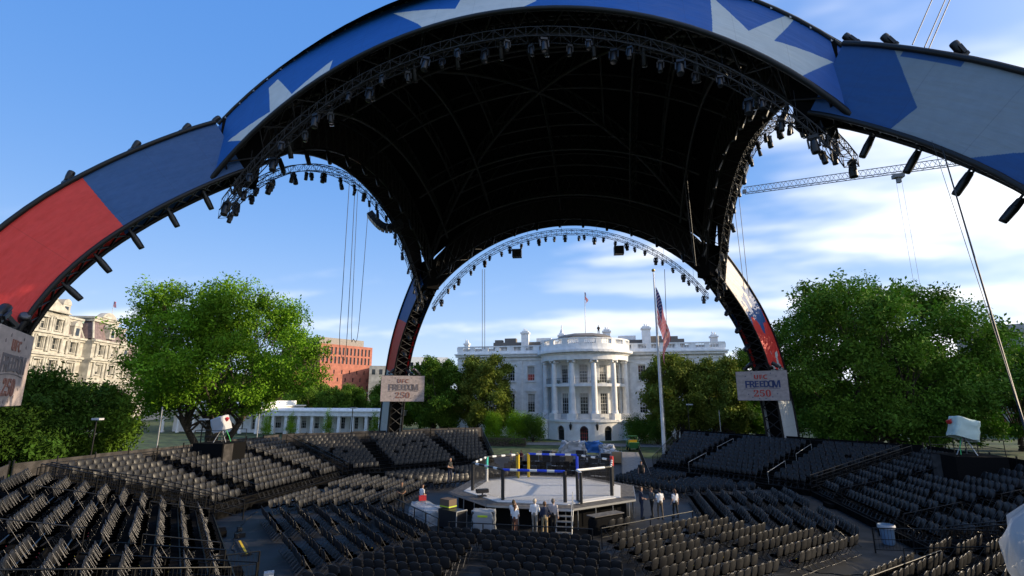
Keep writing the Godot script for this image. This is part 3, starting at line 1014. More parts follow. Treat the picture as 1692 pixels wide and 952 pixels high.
# ---------- stands ----------
const TIERS := 10
const CAMERA_SPOT := -1.0
const CAMERA_SPOT_E := 2.6
const STAND_TEXT := {1: "of the stand under the white star leg", 2: "below the green-wrapped camera", 3: "of the shaded stand beside the ramp", 5: "of the stand beside the mansion shrubs", 6: "below the white-wrapped camera", 7: "near the large hanging sign"}
func tier_r(i: int) -> float:
	return 19.6 + 0.92 * i
func tier_h(i: int) -> float:
	return 0.40 + 0.232 * i
func stands() -> void:
	for k in [1, 2, 3, 5, 6, 7]:
		var o := outd(k)
		var tn := tand(k)
		var bas := Basis(tn, Vector3.UP, o)
		var t := thing("tiered_stand", "black stepped seating stand, the one " + {1: "under the leg with the white star", 2: "below the green-wrapped camera", 3: "between the ramp and the big dark tree", 5: "beside the mansion shrubs", 6: "below the white-wrapped camera", 7: "in front of the big hanging sign"}[k], "stand", Vector3.ZERO, 0.0, "stands round the cage")
		for i in TIERS:
			var r := tier_r(i)
			var m := MB.new()
			var w := (r * 0.40 + 0.0) * 2.0
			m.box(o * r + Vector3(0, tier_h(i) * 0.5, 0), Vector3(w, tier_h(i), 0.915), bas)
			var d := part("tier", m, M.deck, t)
			var e := MB.new()
			e.box(o * (r - 0.45) + Vector3(0, tier_h(i) + 0.012, 0), Vector3(w - 0.1, 0.02, 0.05), bas)
			part("nosing", e, M.rail_black, d)
		for sx in [-3.9, 3.9]:
			for i in TIERS:
				var m := MB.new()
				m.box(o * (tier_r(i) - 0.66) + tn * sx + Vector3(0, tier_h(i) * 0.5 - 0.06, 0), Vector3(1.05, maxf(tier_h(i) - 0.12, 0.05), 0.42), bas)
				part("stair_step", m, M.deck, t)
		# stair handrails
		for sx in [-3.9, 3.9]:
			var h := MB.new()
			for seg in [[0, 3], [5, 8]]:
				var p0: Vector3 = o * tier_r(seg[0]) + tn * (sx - 0.5) + Vector3(0, tier_h(seg[0]), 0)
				var p1: Vector3 = o * tier_r(seg[1]) + tn * (sx - 0.5) + Vector3(0, tier_h(seg[1]), 0)
				h.tube(p0 + Vector3(0, 0.9, 0), p1 + Vector3(0, 0.9, 0), 0.024)
				h.tube(p0, p0 + Vector3(0, 0.9, 0), 0.02); h.tube(p1, p1 + Vector3(0, 0.9, 0), 0.02)
			part("handrail", h, M.galv if k == 3 else M.rail_black, t)
		# rear walkway
		var wk := MB.new()
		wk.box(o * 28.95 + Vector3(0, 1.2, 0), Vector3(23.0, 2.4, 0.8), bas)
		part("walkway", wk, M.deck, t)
		# side guard rails
		for s in [-1.0, 1.0]:
			var pts := []
			for i in [0, 3, 6, 9]:
				pts.append(o * tier_r(i) + tn * (s * (tier_r(i) * 0.40 - 0.05)) + Vector3(0, tier_h(i), 0))
			railing(pts, 1.05, "barred guard rail beside the stand " + {1: "under the leg with the white star", 2: "below the green-wrapped camera", 3: "between the ramp and the big dark tree", 5: "beside the mansion shrubs", 6: "below the white-wrapped camera", 7: "in front of the big hanging sign"}[k], true)
		# screen fence behind the top row, panel by panel
		var fn := thing("screen_fence", "row of " + ("black" if k in [1, 2, 3] else "brown-grey") + " screen panels behind the stand " + {1: "under the leg with the white star", 2: "below the green-wrapped camera", 3: "between the ramp and the big dark tree", 5: "beside the mansion shrubs", 6: "below the white-wrapped camera", 7: "in front of the big hanging sign"}[k], "fence", Vector3.ZERO, 0.0, "screen fences round the stands")
		var pm := MB.new()
		pm.box(Vector3.ZERO, Vector3(2.36, 3.2, 0.05))
		var panel := pm.mesh()
		for j in 10:
			var x := -10.8 + j * 2.4
			var xf := Transform3D(bas, o * 29.45 + tn * x + Vector3(0, 1.95 + rng.randf_range(-0.05, 0.05), 0))
			mpart("panel", panel, M.fabric_black if k in [1, 2, 3] else M.scrim, fn, "", xf)
		var pp := MB.new()
		pp.box(Vector3.ZERO, Vector3(0.06, 3.5, 0.08))
		var post := pp.mesh()
		for j in 11:
			mpart("post", post, M.rail_black, fn, "", Transform3D(bas, o * 29.42 + tn * (-12.0 + j * 2.4) + Vector3(0, 1.95, 0)))
		# rear rail on the walkway
		if k in [5, 6, 3]:
			railing([o * 28.6 + tn * -10.5 + Vector3(0, 2.4, 0), o * 28.6 + tn * 10.5 + Vector3(0, 2.4, 0)], 1.0, "rear walkway rail of the stand " + {5: "beside the mansion shrubs", 6: "below the white-wrapped camera", 3: "between the ramp and the big dark tree"}[k], false)
func railing(pts: Array, h: float, label: String, bars: bool, m: Material = null) -> void:
	var mm := m if m else M.rail_black as Material
	var t := thing("guard_rail", label, "railing", Vector3.ZERO, 0.0, "guard rails of the arena")
	var top := MB.new()
	var low := MB.new()
	var inf := MB.new()
	var pb := MB.new()
	pb.box(Vector3(0, h * 0.5, 0), Vector3(0.05, h, 0.05))
	var post := pb.mesh()
	for i in pts.size() - 1:
		var a: Vector3 = pts[i]
		var b: Vector3 = pts[i + 1]
		top.tube(a + Vector3(0, h, 0), b + Vector3(0, h, 0), 0.028, 0.028, 6)
		low.tube(a + Vector3(0, 0.15, 0), b + Vector3(0, 0.15, 0), 0.02, 0.02, 5)
		low.tube(a + Vector3(0, h * 0.55, 0), b + Vector3(0, h * 0.55, 0), 0.016, 0.016, 5)
		var ln := a.distance_to(b)
		var n := maxi(1, roundi(ln / 1.8))
		for j in n + (1 if i == pts.size() - 2 else 0):
			mpart("post", post, mm, t, "", Transform3D(Basis(), a.lerp(b, float(j) / n)))
		if bars:
			var q := int(ln / 0.13)
			for j in q:
				var p := a.lerp(b, (j + 0.5) / q)
				inf.tube(p + Vector3(0, 0.15, 0), p + Vector3(0, h, 0), 0.008, 0.008, 4)
	part("top_rail", top, mm, t)
	part("lower_rails", low, mm, t)
	if bars:
		part("bars", inf, mm, t)

# ---------- cage ----------
func octagon(apothem: float) -> PackedVector2Array:
	var p := PackedVector2Array()
	for i in 8:
		var a := (i + 0.5) * PI / 4
		p.append(Vector2(sin(a), cos(a)) * apothem / cos(PI / 8))
	return p
func corner(i: int, apothem: float, y: float) -> Vector3:
	# 0 south-east front right, going counter-clockwise seen from above: SE, E, NE ...
	var a := (i + 0.5) * PI / 4
	return Vector3(sin(a) * apothem / cos(PI / 8), y, cos(a) * apothem / cos(PI / 8))
func cage() -> void:
	var H := 1.2
	var t := thing("fight_stage", "raised octagonal grey stage with white canvas floor in the middle of the arena", "stage")
	var d := MB.new()
	d.prism(octagon(5.98), H - 0.16, H - 0.012)
	part("deck", d, M.stage_deck, t)
	for i in 8:
		var e := MB.new()
		var a := corner(i, 6.0, H - 0.08)
		var b := corner((i + 1) % 8, 6.0, H - 0.08)
		var dir := (b - a).normalized()
		e.box((a + b) * 0.5, Vector3(a.distance_to(b), 0.10, 0.03), Basis(dir, Vector3.UP, dir.cross(Vector3.UP)))
		part("edge_trim", e, M.galv, t)
		var sk := MB.new()
		var p := corner(i, 5.4, 0.53)
		var q := corner((i + 1) % 8, 5.4, 0.53)
		sk.box((p + q) * 0.5, Vector3(p.distance_to(q), 1.06, 0.03), Basis(dir, Vector3.UP, dir.cross(Vector3.UP)))
		part("skirt", sk, M.fabric_black, t)
		for f in [0.08, 0.36, 0.64, 0.92]:
			var l := MB.new()
			var o := corner(i, 5.86, 0).lerp(corner((i + 1) % 8, 5.86, 0), f)
			l.tube(o, o + Vector3(0, H - 0.16, 0), 0.03, 0.03, 6)
			part("leg", l, M.galv, t)
	var ap := MB.new()
	ap.prism(octagon(5.1), H - 0.012, H + 0.03)
	part("white_apron", ap, M.white_rim, t)
	var cv := MB.new()
	cv.prism(octagon(4.6), H + 0.03, H + 0.036)
	part("canvas", cv, printed_canvas(), t)
	# cage fence: own thing standing on the stage
	var c := thing("cage_fence", "eight-sided black mesh cage with padded blue, white and yellow rails on the stage", "cage", Vector3(0, H + 0.036, 0))
	var hh := 1.72
	for i in 8:
		var a := corner(i, 4.57, 0)
		var post := MB.new()
		post.tube(a, a + Vector3(0, hh + (0.22 if i == 2 else 0.02), 0), 0.11, 0.11, 8, true)
		var pm: Material = M.pad_black
		if i == 4: pm = M.pad_yellow
		if i == 3: pm = M.pad_blue
		if i == 5: pm = M.pad_teal
		var po := part("post_pad", post, pm, c)
		if i == 2:
			var rr := MB.new()
			rr.tube(a + Vector3(0, hh - 0.4, 0), a + Vector3(0, hh + 0.25, 0), 0.125, 0.125, 8, true)
			part("red_band", rr, M.red, po)
		if i == 5:
			var rr := MB.new()
			rr.tube(a + Vector3(0, 0, 0), a + Vector3(0, 0.9, 0), 0.118, 0.118, 8, true)
			part("white_band", rr, M.pad_white, po)
	for i in 8:
		# panel from corner i to i+1; corners 7 and 0 are the front ones
		var a := corner(i, 4.57, 0)
		var b := corner((i + 1) % 8, 4.57, 0)
		var f0 := 0.0
		var f1 := 1.0
		if i == 0: f0 = 0.25      # front gate next to the front right post
		if i == 4: f0 = 0.25      # back gate, yellow
		var p := a.lerp(b, f0)
		var q := a.lerp(b, f1)
		var rm: Material = M.pad_white
		if i == 7 or i == 3: rm = M.pad_blue
		if i in [1, 2, 4, 5, 6]: rm = M.pad_black
		var rail := MB.new()
		rail.tube(p + Vector3(0, hh, 0), q + Vector3(0, hh, 0), 0.075, 0.075, 8, true)
		var ro := part("top_pad", rail, rm, c)
		if i == 0:
			var dk := MB.new()
			dk.tube(p.lerp(q, 0.80) + Vector3(0, hh, 0), p.lerp(q, 0.97) + Vector3(0, hh, 0), 0.08, 0.08, 8, true)
			part("dark_sleeve", dk, M.pad_black, ro)
		else:
			var wk := MB.new()
			for f in [0.18, 0.5, 0.78]:
				wk.tube(p.lerp(q, f - 0.06) + Vector3(0, hh, 0), p.lerp(q, f + 0.06) + Vector3(0, hh, 0), 0.0775, 0.0775, 8)
			part("pale_patch", wk, M.pad_white, ro)
		wire(c, p, q, hh - 0.07)
	# open gates
	for g in [[0, M.pad_black, M.pad_white], [4, M.pad_yellow, M.pad_yellow]]:
		var a := corner(g[0], 4.57, 0)
		var b := corner((g[0] + 1) % 8, 4.57, 0)
		var hinge := a.lerp(b, 0.25)
		var wdt := a.distance_to(b) * 0.25
		var outw := ((a + b) * 0.5).normalized()
		var free := hinge + ((a - b).normalized() * 0.45 + outw * 0.9).normalized() * wdt
		var gm := MB.new()
		for e in [hinge, free]:
			gm.tube(e, e + Vector3(0, hh, 0), 0.085, 0.085, 8, true)
		gm.tube(hinge + Vector3(0, 0.04, 0), free + Vector3(0, 0.04, 0), 0.05, 0.05, 6)
		var gate := part("gate", gm, g[1], c, "open gate of the cage")
		var gt := MB.new()
		gt.tube(hinge + Vector3(0, hh, 0), free + Vector3(0, hh, 0), 0.07, 0.07, 8, true)
		part("gate_top_pad", gt, g[2], gate)
		wire(gate, hinge, free, hh)
func wire(parent: Node, p: Vector3, q: Vector3, h: float) -> void:
	# woven wire: two sets of slanting strands
	var w := MB.new()
	var ln := p.distance_to(q)
	var d := (q - p) / ln
	var step := 0.075
	var x := -h
	while x < ln:
		for s in [0, 1]:
			var x0 := maxf(x, 0.0)
			var x1 := minf(x + h, ln)
			if x1 > x0:
				var y0 := x0 - x
				var y1 := x1 - x
				if s == 1:
					y0 = h - y0
					y1 = h - y1
				w.tube(p + d * x0 + Vector3(0, y0, 0), p + d * x1 + Vector3(0, y1, 0), 0.0046, 0.0046, 3)
		x += step
	part("wire_mesh", w, M.pad_black, parent)
func printed_canvas() -> StandardMaterial3D:
	# canvas with scuff streaks and sewn seams
	var n := 384
	var im := Image.create(n, n, false, Image.FORMAT_RGB8)
	var fn := FastNoiseLite.new()
	fn.seed = 31
	fn.frequency = 0.02
	for y in n:
		for x in n:
			var a := fn.get_noise_2d(x * 0.5, y * 5.0)
			var k := 0.80 + 0.12 * a
			var c := Color(k, k, k)
			if y % 128 == 60: c = c * 0.72
			im.set_pixel(x, y, c.linear_to_srgb())
	var m := mat("cage_canvas", 1, 1, 1, 0.65)
	m.albedo_texture = ImageTexture.create_from_image(im)
	m.uv1_triplanar = true
	m.uv1_world_triplanar = true
	m.uv1_scale = Vector3.ONE / 9.6
	return m

# ---------- buildings ----------
func window(parent: Node, c: Vector3, w: float, h: float, nx: int, ny: int, b := Basis(), sash := true, frame: Material = null) -> void:
	# c = middle of the opening on the glass plane, facing b.z
	var fr: Material = frame if frame else M.muntin
	var f := MB.new()
	var t := 0.09
	f.box(c + b.x * (-w / 2 + t / 2), Vector3(t, h, 0.10), b); f.box(c + b.x * (w / 2 - t / 2), Vector3(t, h, 0.10), b)
	f.box(c + b.y * (h / 2 - t / 2), Vector3(w - 2 * t, t, 0.10), b); f.box(c + b.y * (-h / 2 + t / 2), Vector3(w - 2 * t, t, 0.10), b)
	var o := part("window", f, fr, parent)
	var g := MB.new()
	g.box(c - b.z * 0.04, Vector3(w, h, 0.02), b)
	part("pane", g, M.glass, o)
	var m := MB.new()
	for i in range(1, nx):
		m.box(c + b.x * (-w / 2 + w * i / nx), Vector3(0.035, h - 2 * t, 0.05), b)
	for i in range(1, ny):
		var mid := sash and i == ny / 2
		m.box(c + b.y * (-h / 2 + h * i / ny), Vector3(w - 2 * t, 0.07 if mid else 0.035, 0.045), b)
	if nx > 1 or ny > 1:
		part("muntins", m, fr, o)
	if rng.randf() < 0.5:
		var bl := MB.new()
		var f2 := rng.randf_range(0.2, 0.75)
		bl.box(c + b.y * (h * 0.5 - h * f2 * 0.5) - b.z * 0.024, Vector3(w * 0.97, h * f2, 0.006), b)
		part("blind", bl, M.blind, o)
func balusters(mb: MB, a: Vector3, b: Vector3, h: float) -> void:
	var n := maxi(2, int(a.distance_to(b) / 0.27))
	for i in n:
		var p := a.lerp(b, (i + 0.5) / n)
		mb.lathe([Vector2(0.06, 0), Vector2(0.085, h * 0.3), Vector2(0.045, h * 0.7), Vector2(0.06, h)], 6, p)
func mansion() -> void:
	var CX := -0.9
	var Z := -63.0
	var t := thing("white_mansion", "white neoclassical mansion with bowed columned portico behind the arena", "mansion", Vector3(CX, 0, Z))
	# main facade with real openings
	var holes := []
	var wins := []
	for s in [-1.0, 1.0]:
		for i in 4:
			var x: float = s * (10.6 + 4.0 * i)
			for r in [[4.5, 8.0], [10.5, 13.3], [0.9, 2.7]]:
				holes.append(Rect2(x - 0.72, r[0], 1.44, r[1] - r[0]))
				wins.append([x, r])
	var w := MB.new()
	w.holed(-25.6, 25.6, -0.5, 15.2, holes, 0.35, func(u: float, v: float, d: float) -> Vector3: return Vector3(u, v, -d))
	w.quad(Vector3(25.6, -0.5, 0), Vector3(25.6, -0.5, -26), Vector3(25.6, 15.2, -26), Vector3(25.6, 15.2, 0))
	w.quad(Vector3(-25.6, -0.5, -26), Vector3(-25.6, -0.5, 0), Vector3(-25.6, 15.2, 0), Vector3(-25.6, 15.2, -26))
	w.quad(Vector3(25.6, -0.5, -26), Vector3(-25.6, -0.5, -26), Vector3(-25.6, 15.2, -26), Vector3(25.6, 15.2, -26))
	part("wall", w, M.white_paint, t)
	for a in wins:
		var r: Array = a[1]
		window(t, Vector3(a[0], (r[0] + r[1]) * 0.5, -0.28), 1.44, r[1] - r[0], 3, 6 if r[1] - r[0] > 3.0 else 4)
	# trim: pilasters, hoods, sills, string course, cornice
	for s in [-1.0, 1.0]:
		for i in 5:
			var m := MB.new()
			var x: float = s * (8.75 + 4.0 * i + (0.45 if i == 4 else 0.0))
			m.box(Vector3(x, 8.9, 0.09), Vector3(0.75, 10.2, 0.18))
			m.box(Vector3(x, 14.1, 0.14), Vector3(0.95, 0.5, 0.28)); m.box(Vector3(x, 3.9, 0.14), Vector3(0.95, 0.5, 0.28))
			part("pilaster", m, M.white_paint, t)
		for i in 4:
			var m := MB.new()
			var x: float = s * (10.6 + 4.0 * i)
			m.box(Vector3(x, 8.55, 0.16), Vector3(2.1, 0.16, 0.32)); m.box(Vector3(x, 13.55, 0.08), Vector3(1.75, 0.18, 0.16))
			m.box(Vector3(x, 10.33, 0.12), Vector3(1.9, 0.18, 0.24)); m.box(Vector3(x, 4.36, 0.12), Vector3(1.9, 0.18, 0.24))
			for e in [-1.0, 1.0]:
				m.box(Vector3(x + e * 0.83, 6.25, 0.06), Vector3(0.2, 3.6, 0.12)); m.box(Vector3(x + e * 0.83, 11.9, 0.06), Vector3(0.2, 2.9, 0.12))
			if i % 2 == 0:
				m.prism(PackedVector2Array([Vector2(-1.05, 0), Vector2(1.05, 0), Vector2(0, 0.62)]), 0.0, 0.3, Basis(Vector3.RIGHT, Vector3.BACK, Vector3.UP), Vector3(x, 8.64, 0.0))
			else:
				m.half_round(Vector3(x, 8.64, 0.0), 1.2, 0.3, 0.55)
			part("window_surround", m, M.white_paint, t)
	var band := MB.new()
	band.box(Vector3(0, 3.35, 0.15), Vector3(51.4, 0.35, 0.3))
	band.box(Vector3(0, 14.75, 0.12), Vector3(51.4, 0.55, 0.24))
	band.box(Vector3(0, 15.42, 0.35), Vector3(51.9, 0.42, 0.95)); band.box(Vector3(0, 15.75, 0.5), Vector3(52.2, 0.24, 1.25))
	for i in 128:
		band.box(Vector3(-25.6 + 0.4 * i + 0.2, 15.12, 0.35), Vector3(0.2, 0.2, 0.3))
	part("cornice", band, M.white_paint, t)
	# parapet with baluster groups
	var par := MB.new()
	par.box(Vector3(0, 16.15, 0.05), Vector3(51.4, 0.6, 0.5)); par.box(Vector3(0, 17.32, 0.05), Vector3(51.4, 0.22, 0.55))
	for i in 9:
		for s in [-1.0, 1.0]:
			if i < 2: continue
			par.box(Vector3(s * (25.2 - (8 - i) * 2.62), 16.83, 0.05), Vector3(1.25 if i % 2 == 0 else 0.9, 0.78, 0.46))
	var pa := part("parapet", par, M.white_paint, t)
	var bal := MB.new()
	balusters(bal, Vector3(-25, 16.45, 0.05), Vector3(25, 16.45, 0.05), 0.78)
	part("balusters", bal, M.white_paint, pa)
	# bow: curved wall behind six columns
	var R := 6.0
	var bow_pt := func(u: float, v: float, d: float) -> Vector3:
		var an := u / R
		return Vector3(sin(an) * (R - d) * 1.12, v, cos(an) * (R - d) - 0.3)
	var bh := []
	var span := 1.42 * R
	var bw := []
	for i in 5:
		var u := (i - 2) * 0.56 * R
		for r in [[4.4, 8.1], [9.9, 13.2]]:
			bh.append(Rect2(u - 0.72, r[0], 1.44, r[1] - r[0]))
			bw.append([u, r])
	var bm := MB.new()
	bm.holed(-span, span, 3.4, 14.0, bh, 0.3, bow_pt, 0.6)
	part("bow_wall", bm, M.white_paint, t)
	for a in bw:
		var r: Array = a[1]
		var an: float = a[0] / R
		window(t, bow_pt.call(a[0], (r[0] + r[1]) * 0.5, 0.22), 1.46, r[1] - r[0], 3, 6, Basis(Vector3.UP, an))
	var RC := 7.75
	for i in 6:
		var an := deg_to_rad(-72.5 + 29.0 * i)
		var p := Vector3(sin(an) * RC, 0, cos(an) * RC - 0.1)
		var m := MB.new()
		var prof := [Vector2(0.68, 4.55), Vector2(0.68, 4.75), Vector2(0.60, 4.95), Vector2(0.54, 5.2), Vector2(0.54, 8.0), Vector2(0.50, 11.5), Vector2(0.45, 13.35), Vector2(0.52, 13.45)]
		m.lathe(prof, 18, p)
		var co := part("column", m, M.white_paint, t)
		var cp := MB.new()
		cp.box(p + Vector3(0, 13.92, 0), Vector3(1.3, 0.16, 1.3), yb(an))
		for s in [-1.0, 1.0]:
			cp.lathe([Vector2(0.02, -0.55), Vector2(0.25, -0.5), Vector2(0.20, 0), Vector2(0.25, 0.5), Vector2(0.02, 0.55)], 9, p + yb(an) * Vector3(s * 0.52, 13.62, 0), Basis(yb(an).x, yb(an).z, -yb(an).y))
		part("capital", cp, M.white_paint, co)
		var pd := MB.new()
		pd.box(p + Vector3(0, 4.0, 0), Vector3(1.5, 1.08, 1.5), yb(an))
		part("pedestal", pd, M.white_paint, co)
	# bow rings: base, floors, entablature, parapet
	var ring := func(mb: MB, r0: float, r1: float, y0: float, y1: float, a0 := -1.57, a1 := 1.57, n := 28) -> void:
		for i in n:
			var p := lerpf(a0, a1, float(i) / n)
			var q := lerpf(a0, a1, float(i + 1) / n)
			var A := Vector3(sin(p), 0, cos(p))
			var B := Vector3(sin(q), 0, cos(q))
			var Y0 := Vector3(0, y0, 0)
			var Y1 := Vector3(0, y1, 0)
			mb.quad(A * r1 + Y0, B * r1 + Y0, B * r1 + Y1, A * r1 + Y1)
			mb.quad(B * r0 + Y0, A * r0 + Y0, A * r0 + Y1, B * r0 + Y1)
			mb.quad(A * r1 + Y1, B * r1 + Y1, B * r0 + Y1, A * r0 + Y1)
			mb.quad(A * r0 + Y0, B * r0 + Y0, B * r1 + Y0, A * r1 + Y0)
	var ent := MB.new()
	ring.call(ent, 0.5, 8.35, 14.0, 14.95); ring.call(ent, 6.5, 8.55, 14.95, 15.2)
	ring.call(ent, 0.5, 9.15, 15.3, 15.75)
	for i in 64:
		var an := -1.55 + 3.1 * i / 63.0
		ent.box(Vector3(sin(an) * 8.7, 15.25, cos(an) * 8.7), Vector3(0.2, 0.18, 0.45), yb(an))
	part("bow_entablature", ent, M.white_paint, t)
	var bp := MB.new()
	ring.call(bp, 8.0, 8.5, 15.76, 16.85)
	var bt := MB.new()
	ring.call(bt, 7.95, 8.55, 17.66, 17.88)
	var blocks := MB.new()
	for i in 9:
		var an := -1.45 + 2.9 * i / 8.0
		blocks.box(Vector3(sin(an) * 8.25, 17.25, cos(an) * 8.25), Vector3(1.0, 0.84, 0.5), yb(an))
	var bpo := part("bow_parapet", bp, M.white_paint, t)
	part("piers", blocks, M.white_paint, bpo)
	part("coping", bt, M.white_paint, bpo)
	var bb := MB.new()
	for i in 76:
		var an := -1.45 + 2.9 * i / 75.0
		bb.lathe([Vector2(0.06, 0), Vector2(0.085, 0.26), Vector2(0.045, 0.58), Vector2(0.06, 0.82)], 6, Vector3(sin(an) * 8.25, 16.85, cos(an) * 8.25))
	part("balusters", bb, M.white_paint, bpo)
	var fl := MB.new()
	ring.call(fl, 5.0, 7.9, 9.25, 9.75)
	part("balcony", fl, M.white_paint, t)
	var br := MB.new()
	for i in 90:
		var an := -1.4 + 2.8 * i / 89.0
		var p := Vector3(sin(an) * 7.7, 9.75, cos(an) * 7.7)
		br.tube(p, p + Vector3(0, 0.95, 0), 0.014, 0.014, 4)
		if i:
			var a2 := -1.4 + 2.8 * (i - 1) / 89.0
			var q := Vector3(sin(a2) * 7.7, 9.75, cos(a2) * 7.7)
			br.tube(p + Vector3(0, 0.95, 0), q + Vector3(0, 0.95, 0), 0.025, 0.025, 4)
	for i in 80:
		var an := -1.05 + 2.1 * i / 79.0
		var p := Vector3(sin(an) * 7.75, 3.5, cos(an) * 7.75)
		br.tube(p, p + Vector3(0, 1.0, 0), 0.014, 0.014, 4)
		if i:
			var a2 := -1.05 + 2.1 * (i - 1) / 79.0
			br.tube(p + Vector3(0, 1.0, 0), Vector3(sin(a2) * 7.75, 4.5, cos(a2) * 7.75), 0.025, 0.025, 4)
	part("iron_railing", br, M.rail_black, t)
	# ground floor of the bow with arched doors
	var base := MB.new()
	var RB := 8.3
	var gp := func(u: float, v: float, d: float) -> Vector3:
		var an := u / RB
		return Vector3(sin(an) * (RB - d), v, cos(an) * (RB - d))
	var gh := []
	for i in 3:
		var u := (i - 1) * 4.35
		gh.append(Rect2(u - 0.72, 0.0, 1.44, 1.75))
		for j in 6:       # stepped arch head
			var hw := 0.72 * sqrt(1.0 - pow((j + 0.5) / 6.0, 2))
			gh.append(Rect2(u - hw, 1.75 + j * 0.12, hw * 2, 0.12))
	base.holed(-12.9, 12.9, -0.5, 3.1, gh, 0.4, gp, 0.7)
	part("portico_base", base, M.white_paint, t)
	var bf := MB.new()
	ring.call(bf, 0.5, 8.55, 3.1, 3.5)
	part("portico_floor", bf, M.white_paint, t)
	for i in 3:
		var u := (i - 1) * 4.35
		var dm := MB.new()
		var b := Basis(Vector3.UP, u / RB)
		dm.box(gp.call(u, 1.2, 0.38), Vector3(1.5, 2.5, 0.05), b)
		var dr := part("arched_door", dm, M.glass, t)
		var mu := MB.new()
		for f in [-0.36, 0.0, 0.36]:
			mu.box(gp.call(u, 1.2, 0.33) + b.x * f, Vector3(0.05, 2.4, 0.04), b)
		for f in [0.6, 1.2, 1.75]:
			mu.box(gp.call(u, f, 0.33), Vector3(1.44, 0.05, 0.04), b)
		part("muntins", mu, M.rail_black if i != 1 else M.ink_red, dr)
	for u in [-2.2, 2.2]:
		var lm := MB.new()
		var p: Vector3 = gp.call(u, 2.3, -0.45)
		lm.lathe([Vector2(0.05, -0.55), Vector2(0.16, -0.4), Vector2(0.26, 0.25), Vector2(0.30, 0.3), Vector2(0.06, 0.6), Vector2(0.03, 0.85)], 6, p)
		lm.tube(p + Vector3(0, 0.7, 0), gp.call(u, 3.0, 0.0), 0.03)
		part("wall_lantern", lm, M.rail_black, t)
	# curving side stairs
	for s in [-1.0, 1.0]:
		var sm := MB.new()
		for i in 18:
			var an: float = s * (1.02 + i * 0.030)
			var rr := 8.9 + i * 0.11
			var top := 3.5 - i * 0.195
			sm.box(Vector3(sin(an) * rr, top * 0.5, cos(an) * rr + 0.8 - i * 0.03), Vector3(0.44, top, 1.9), yb(an))
		var so := part("side_stair", sm, M.white_paint, t)
		var hr := MB.new()
		for e in [-0.9, 0.9]:
			for i in 18:
				var an: float = s * (1.02 + i * 0.030)
				var rr: float = 8.9 + i * 0.11 + e
				var p := Vector3(sin(an) * rr, 3.5 - i * 0.195, cos(an) * rr + 0.8 - i * 0.03)
				hr.tube(p, p + Vector3(0, 0.95, 0), 0.015, 0.015, 4)
				if i:
					var a2: float = s * (1.02 + (i - 1) * 0.030)
					var r2: float = 8.9 + (i - 1) * 0.11 + e
					hr.tube(p + Vector3(0, 0.95, 0), Vector3(sin(a2) * r2, 4.45 - (i - 1) * 0.195, cos(a2) * r2 + 0.8 - (i - 1) * 0.03), 0.03, 0.03, 4)
		part("stair_rail", hr, M.rail_black, so)
	# roof, chimneys
	var rf := MB.new()
	rf.box(Vector3(0, 16.4, -13.2), Vector3(50.2, 1.2, 25.0))
	var a0 := Vector3(-21, 17.0, -3.0)
	rf.box(Vector3(0, 17.7, -11), Vector3(38, 1.5, 16))
	var ro := part("roof", rf, M.roof_grey, t)
	var hp := MB.new()
	hp.lathe([Vector2(5.0, 17.5), Vector2(5.0, 18.6)], 8, Vector3(0, 0, -1.5), yb(PI / 8))
	part("penthouse_wall", hp, M.white_paint, ro)
	var hr2 := MB.new()
	hr2.lathe([Vector2(5.5, 18.6), Vector2(5.6, 18.75), Vector2(4.2, 19.35), Vector2(0.01, 19.55)], 8, Vector3(0, 0, -1.5), yb(PI / 8))
	part("penthouse_roof", hr2, M.roof_grey, ro)
	for c in [[-24.7, 19.0, 0.9], [-12.2, 21.0, 1.5], [-4.7, 20.3, 1.3], [4.3, 20.9, 1.4], [11.9, 21.3, 1.6], [24.4, 19.4, 1.2]]:
		var m := MB.new()
		m.box(Vector3(c[0], (16.5 + c[1] - 0.6) * 0.5, -3.0), Vector3(c[2], c[1] - 17.1, c[2]))
		m.box(Vector3(c[0], c[1] - 0.75, -3.0), Vector3(c[2] + 0.35, 0.3, c[2] + 0.35)); m.box(Vector3(c[0], c[1] - 0.45, -3.0), Vector3(c[2] - 0.2, 0.3, c[2] - 0.2))
		var ch := part("chimney", m, M.white_paint, t)
		var pot := MB.new()
		pot.tube(Vector3(c[0] - 0.2, c[1] - 0.3, -3.0), Vector3(c[0] - 0.2, c[1] + 0.25, -3.0), 0.16, 0.13, 7, true); pot.tube(Vector3(c[0] + 0.22, c[1] - 0.3, -3.0), Vector3(c[0] + 0.22, c[1] + 0.15, -3.0), 0.13, 0.11, 7, true)
		if c[0] == -4.7:
			pot.lathe([Vector2(0.5, 0), Vector2(0.25, 0.5), Vector2(0.3, 0.6), Vector2(0.08, 1.0), Vector2(0.12, 1.3), Vector2(0.02, 1.9)], 8, Vector3(c[0], c[1] - 0.3, -3.0))
		part("chimney_pot", pot, M.white_paint, ch)
	# rooftop clutter
	for c in [[-15.5, 2.4, 0.9], [-8.5, 3.0, 0.8], [8.2, 3.4, 0.9], [13.8, 2.2, 0.7], [-18, 1.6, 0.6], [17, 1.8, 0.6]]:
		var m := MB.new()
		m.box(Vector3(c[0], 18.45 + c[2] * 0.5, -4.2), Vector3(c[1], c[2], 1.4))
		part("roof_unit", m, M.white_paint if c[1] > 2.9 else M.roof_grey, ro)
	# potted shrubs on the balcony
	for x in [-4.6, -1.9, 1.6, 2.7, 4.4]:
		var an := asin(x / 7.2)
		shrub("potted_shrub", "dark potted shrub on the mansion balcony", Vector3(CX + x, 9.75, Z + cos(an) * 7.1), 0.45, 0.6, 60, "leaf_dark", "potted shrubs on the balcony")
